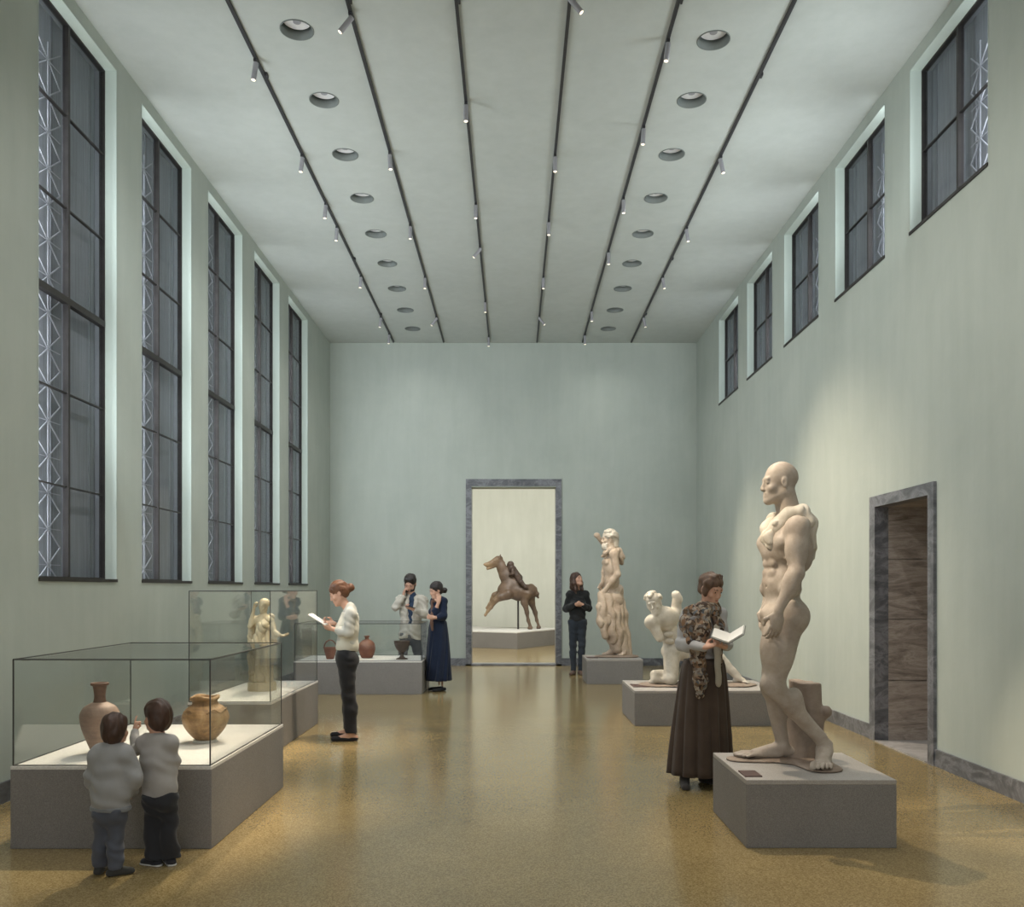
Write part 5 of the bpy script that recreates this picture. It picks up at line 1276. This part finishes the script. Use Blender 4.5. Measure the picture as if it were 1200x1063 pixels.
M_bronzeA = stone('ochre_bronze', (.17, .10, .055), (.30, .185, .095), (.40, .27, .15), .5)
M_bronzeB = stone('brown_bronze', (.085, .055, .038), (.15, .095, .062), (.22, .15, .10), .5)
M_bronzeC = stone('dark_bronze', (.03, .022, .018), (.06, .04, .032), (.09, .062, .048), .5)
def horse():
    Z = 24.6; T = .44; p = px(540, 630, 6.64, Z); b0 = p(450, 0); b0[2] = T
    t = empty('leaping_horse_sculpture', Vector(b0), 'brown bronze horse leaping with a small dark rider, on a post beyond the tall doorway', 'sculpture'); O = t.location
    g = F(.014)
    chest = p(372, 405, 0); mid = p(450, 425, 0); hip = p(535, 425, 0)
    g.cap(chest, mid, .26, .205, .12, sq=(A(0, 1, 0), .82)); g.cap(mid, hip, .205, .20, .12, sq=(A(0, 1, 0), .85))
    g.ell(p(345, 415, 0), (.19, .19, .22), None, .08); g.ell(p(420, 355, 0), (.2, .14, .14), None, .08)
    # neck and head
    g.chain([p(395, 372, 0), p(350, 300, 0), p(318, 235, 0), p(296, 182, 0)], [.23, .155, .12, .098], .08, sq=(A(0, 1, 0), .62))
    g.cap(p(288, 172, 0), p(240, 205, 0), .105, .078, .05, sq=(A(0, 1, 0), .7)); g.cap(p(240, 205, 0), p(200, 212, 0), .078, .070, .04, sq=(A(0, 1, 0), .8)); g.ell(p(268, 208, 0), (.085, .06, .09), None, .04)
    g.cap(p(255, 228, 0), p(208, 242, 0), .045, .034, .03); g.cap(p(185, 226, 0), p(225, 228, 0), .018, .012, .01, mode='sub')
    g.ell(p(186, 208, 0), (.045, .05, .035), None, .03)
    for q in (-1, 1): g.cap(p(300, 160, q*.06), p(310, 132, q*.08), .032, .012, .02); g.ell(p(262, 182, q*.065), (.022, .015, .018), None, .01)
    # mane ridge
    g.chain([p(310, 145, 0), p(345, 225, 0), p(385, 300, 0), p(420, 335, 0)], [.03, .035, .035, .03], .02, disp=wob(.012, 40, 3))
    # fore legs stretched forward
    def legc(pts, rs): g.chain([p(*q) for q in pts], rs, .05)
    legc([(365, 440, -.15), (310, 462, -.17), (268, 490, -.17), (232, 545, -.17), (212, 572, -.17), (192, 603, -.17)], [.15, .11, .078, .048, .042, .050])
    legc([(365, 425, .16), (310, 432, .18), (262, 448, .18), (244, 478, .18), (222, 520, .18), (205, 548, .18)], [.14, .105, .075, .048, .042, .045])
    # hind legs
    def hind(dx, dd, Hz):
        h = p(610+dx, 705, dd); h[2] = T+.05
        g.chain([p(535+dx*.3, 440, dd*.8), p(548+dx*.8, 505, dd), p(580+dx, 585, dd), p(592+dx, 645, dd), h], [.17, .092, .052, .038, .042], .06)
        g.ell(h+A(-.02, 0, -.01), (.065, .05, .05), None, .03); g.cut
    hind(0, .14, 0); hind(-66, -.16, 0)
    g.cut((0, 0, T+.002), (0, 0, -1))
    g.chain([p(552, 380, 0), p(575, 405, 0), p(590, 445, 0), p(602, 462, 0)], [.07, .06, .065, .035], .04, disp=wob(.012, 30, 5))
    g.roughen(wob(.006, 16, 6)); g.build('horse_body', M_bronzeA2, t, O)
    MB().tube(Vector(p(446, 480, 0))-O, Vector((p(446, 0, 0)[0], Z, T))-O, .026, .026, 16).build('support_post', M_frame, t)
    g = F(.010); hc = p(384, 216, 0); head(g, hc, A(-1, 0, .1), A(.1, 0, 1), .92); g.ell(hc+A(.01, 0, .03), (.09, .085, .085), None, .02)
    g.cap(hc+A(.02, 0, -.08), p(400, 250, 0), .05, .07, .03); g.chain([p(402, 252, 0), p(422, 283, 0), p(448, 315, 0)], [.12, .105, .12], .05)
    for q in (-1, 1):
        g.chain([p(402, 250, q*.12), p(405, 282, q*.2), p(380, 290, q*.16)], [.055, .042, .032], .03)
        g.chain([p(448, 318, q*.10), p(468, 345, q*.24), p(505, 385, q*.27), p(520, 395, q*.27)], [.09, .062, .042, .03], .04)
    o = g.build('rider', M_bronzeC, t, O); o['label'] = 'small dark bronze rider'
M_bronzeA2, _nt, _b = nt_new('patchy_bronze')
_v = coords(_nt); _sx = N(_nt, 'ShaderNodeSeparateXYZ'); _nt.links.new(_v, _sx.inputs[0])
_mr = N(_nt, 'ShaderNodeMapRange'); _mr.inputs[1].default_value = -1.15; _mr.inputs[2].default_value = -.5; _mr.inputs[3].default_value = 0; _mr.inputs[4].default_value = 1
_nt.links.new(_sx.outputs[0], _mr.inputs[0])
_n1 = noise(_nt, _v, 3.5, 8, .65)
_nt.links.new(mixc(_nt, ramp(_nt, _n1, [(.3, (.24, .15, .075)), (.7, (.46, .33, .19))]), ramp(_nt, _n1, [(.3, (.05, .032, .022)), (.7, (.145, .095, .062))]), _mr.outputs[0]), _b.inputs['Base Color'])
_b.inputs['Roughness'].default_value = .5; bump(_nt, _b, noise(_nt, _v, 20, 5), .3, .01)
statue_bearded(); statue_crouching(); statuette(); horse()
spot('statue_spot', HEADS[(3, 2)], (2.9-1.4, 15.0, 1.6), 700, WARM, 16, .8)
spot('statue_spot', HEADS[(3, 1)], (1.75, 10.6, .9), 450, WARM, 16, .8)
spot('wall_fill_spot', HEADS[(2, 1)], (3.7, 9.9, .7), 1500, WARM, 54, 1.0, .06)
spot('wall_fill_spot', HEADS[(2, 3)], (3.7, 13.5, .9), 1000, WARM, 36, 1.0, .06)
spot('wall_fill_spot', (-1.395, 5.6, CH-.2), (3.7, 7.3, 3.7), 330, (1, .95, .88), 56, 1.0, .06)  # unseen lamp added to lift the near right wall
import sys
class E:
    def __init__(s,f): s.f=f; s.t=open(f).read()
    def __call__(s,a,b,n=None):
        if a not in s.t: print('MISSING',s.f,a[:80]); return
        s.t=s.t.replace(a,b) if n is None else s.t.replace(a,b,n)
    def save(s): open(s.f,'w').write(s.t)
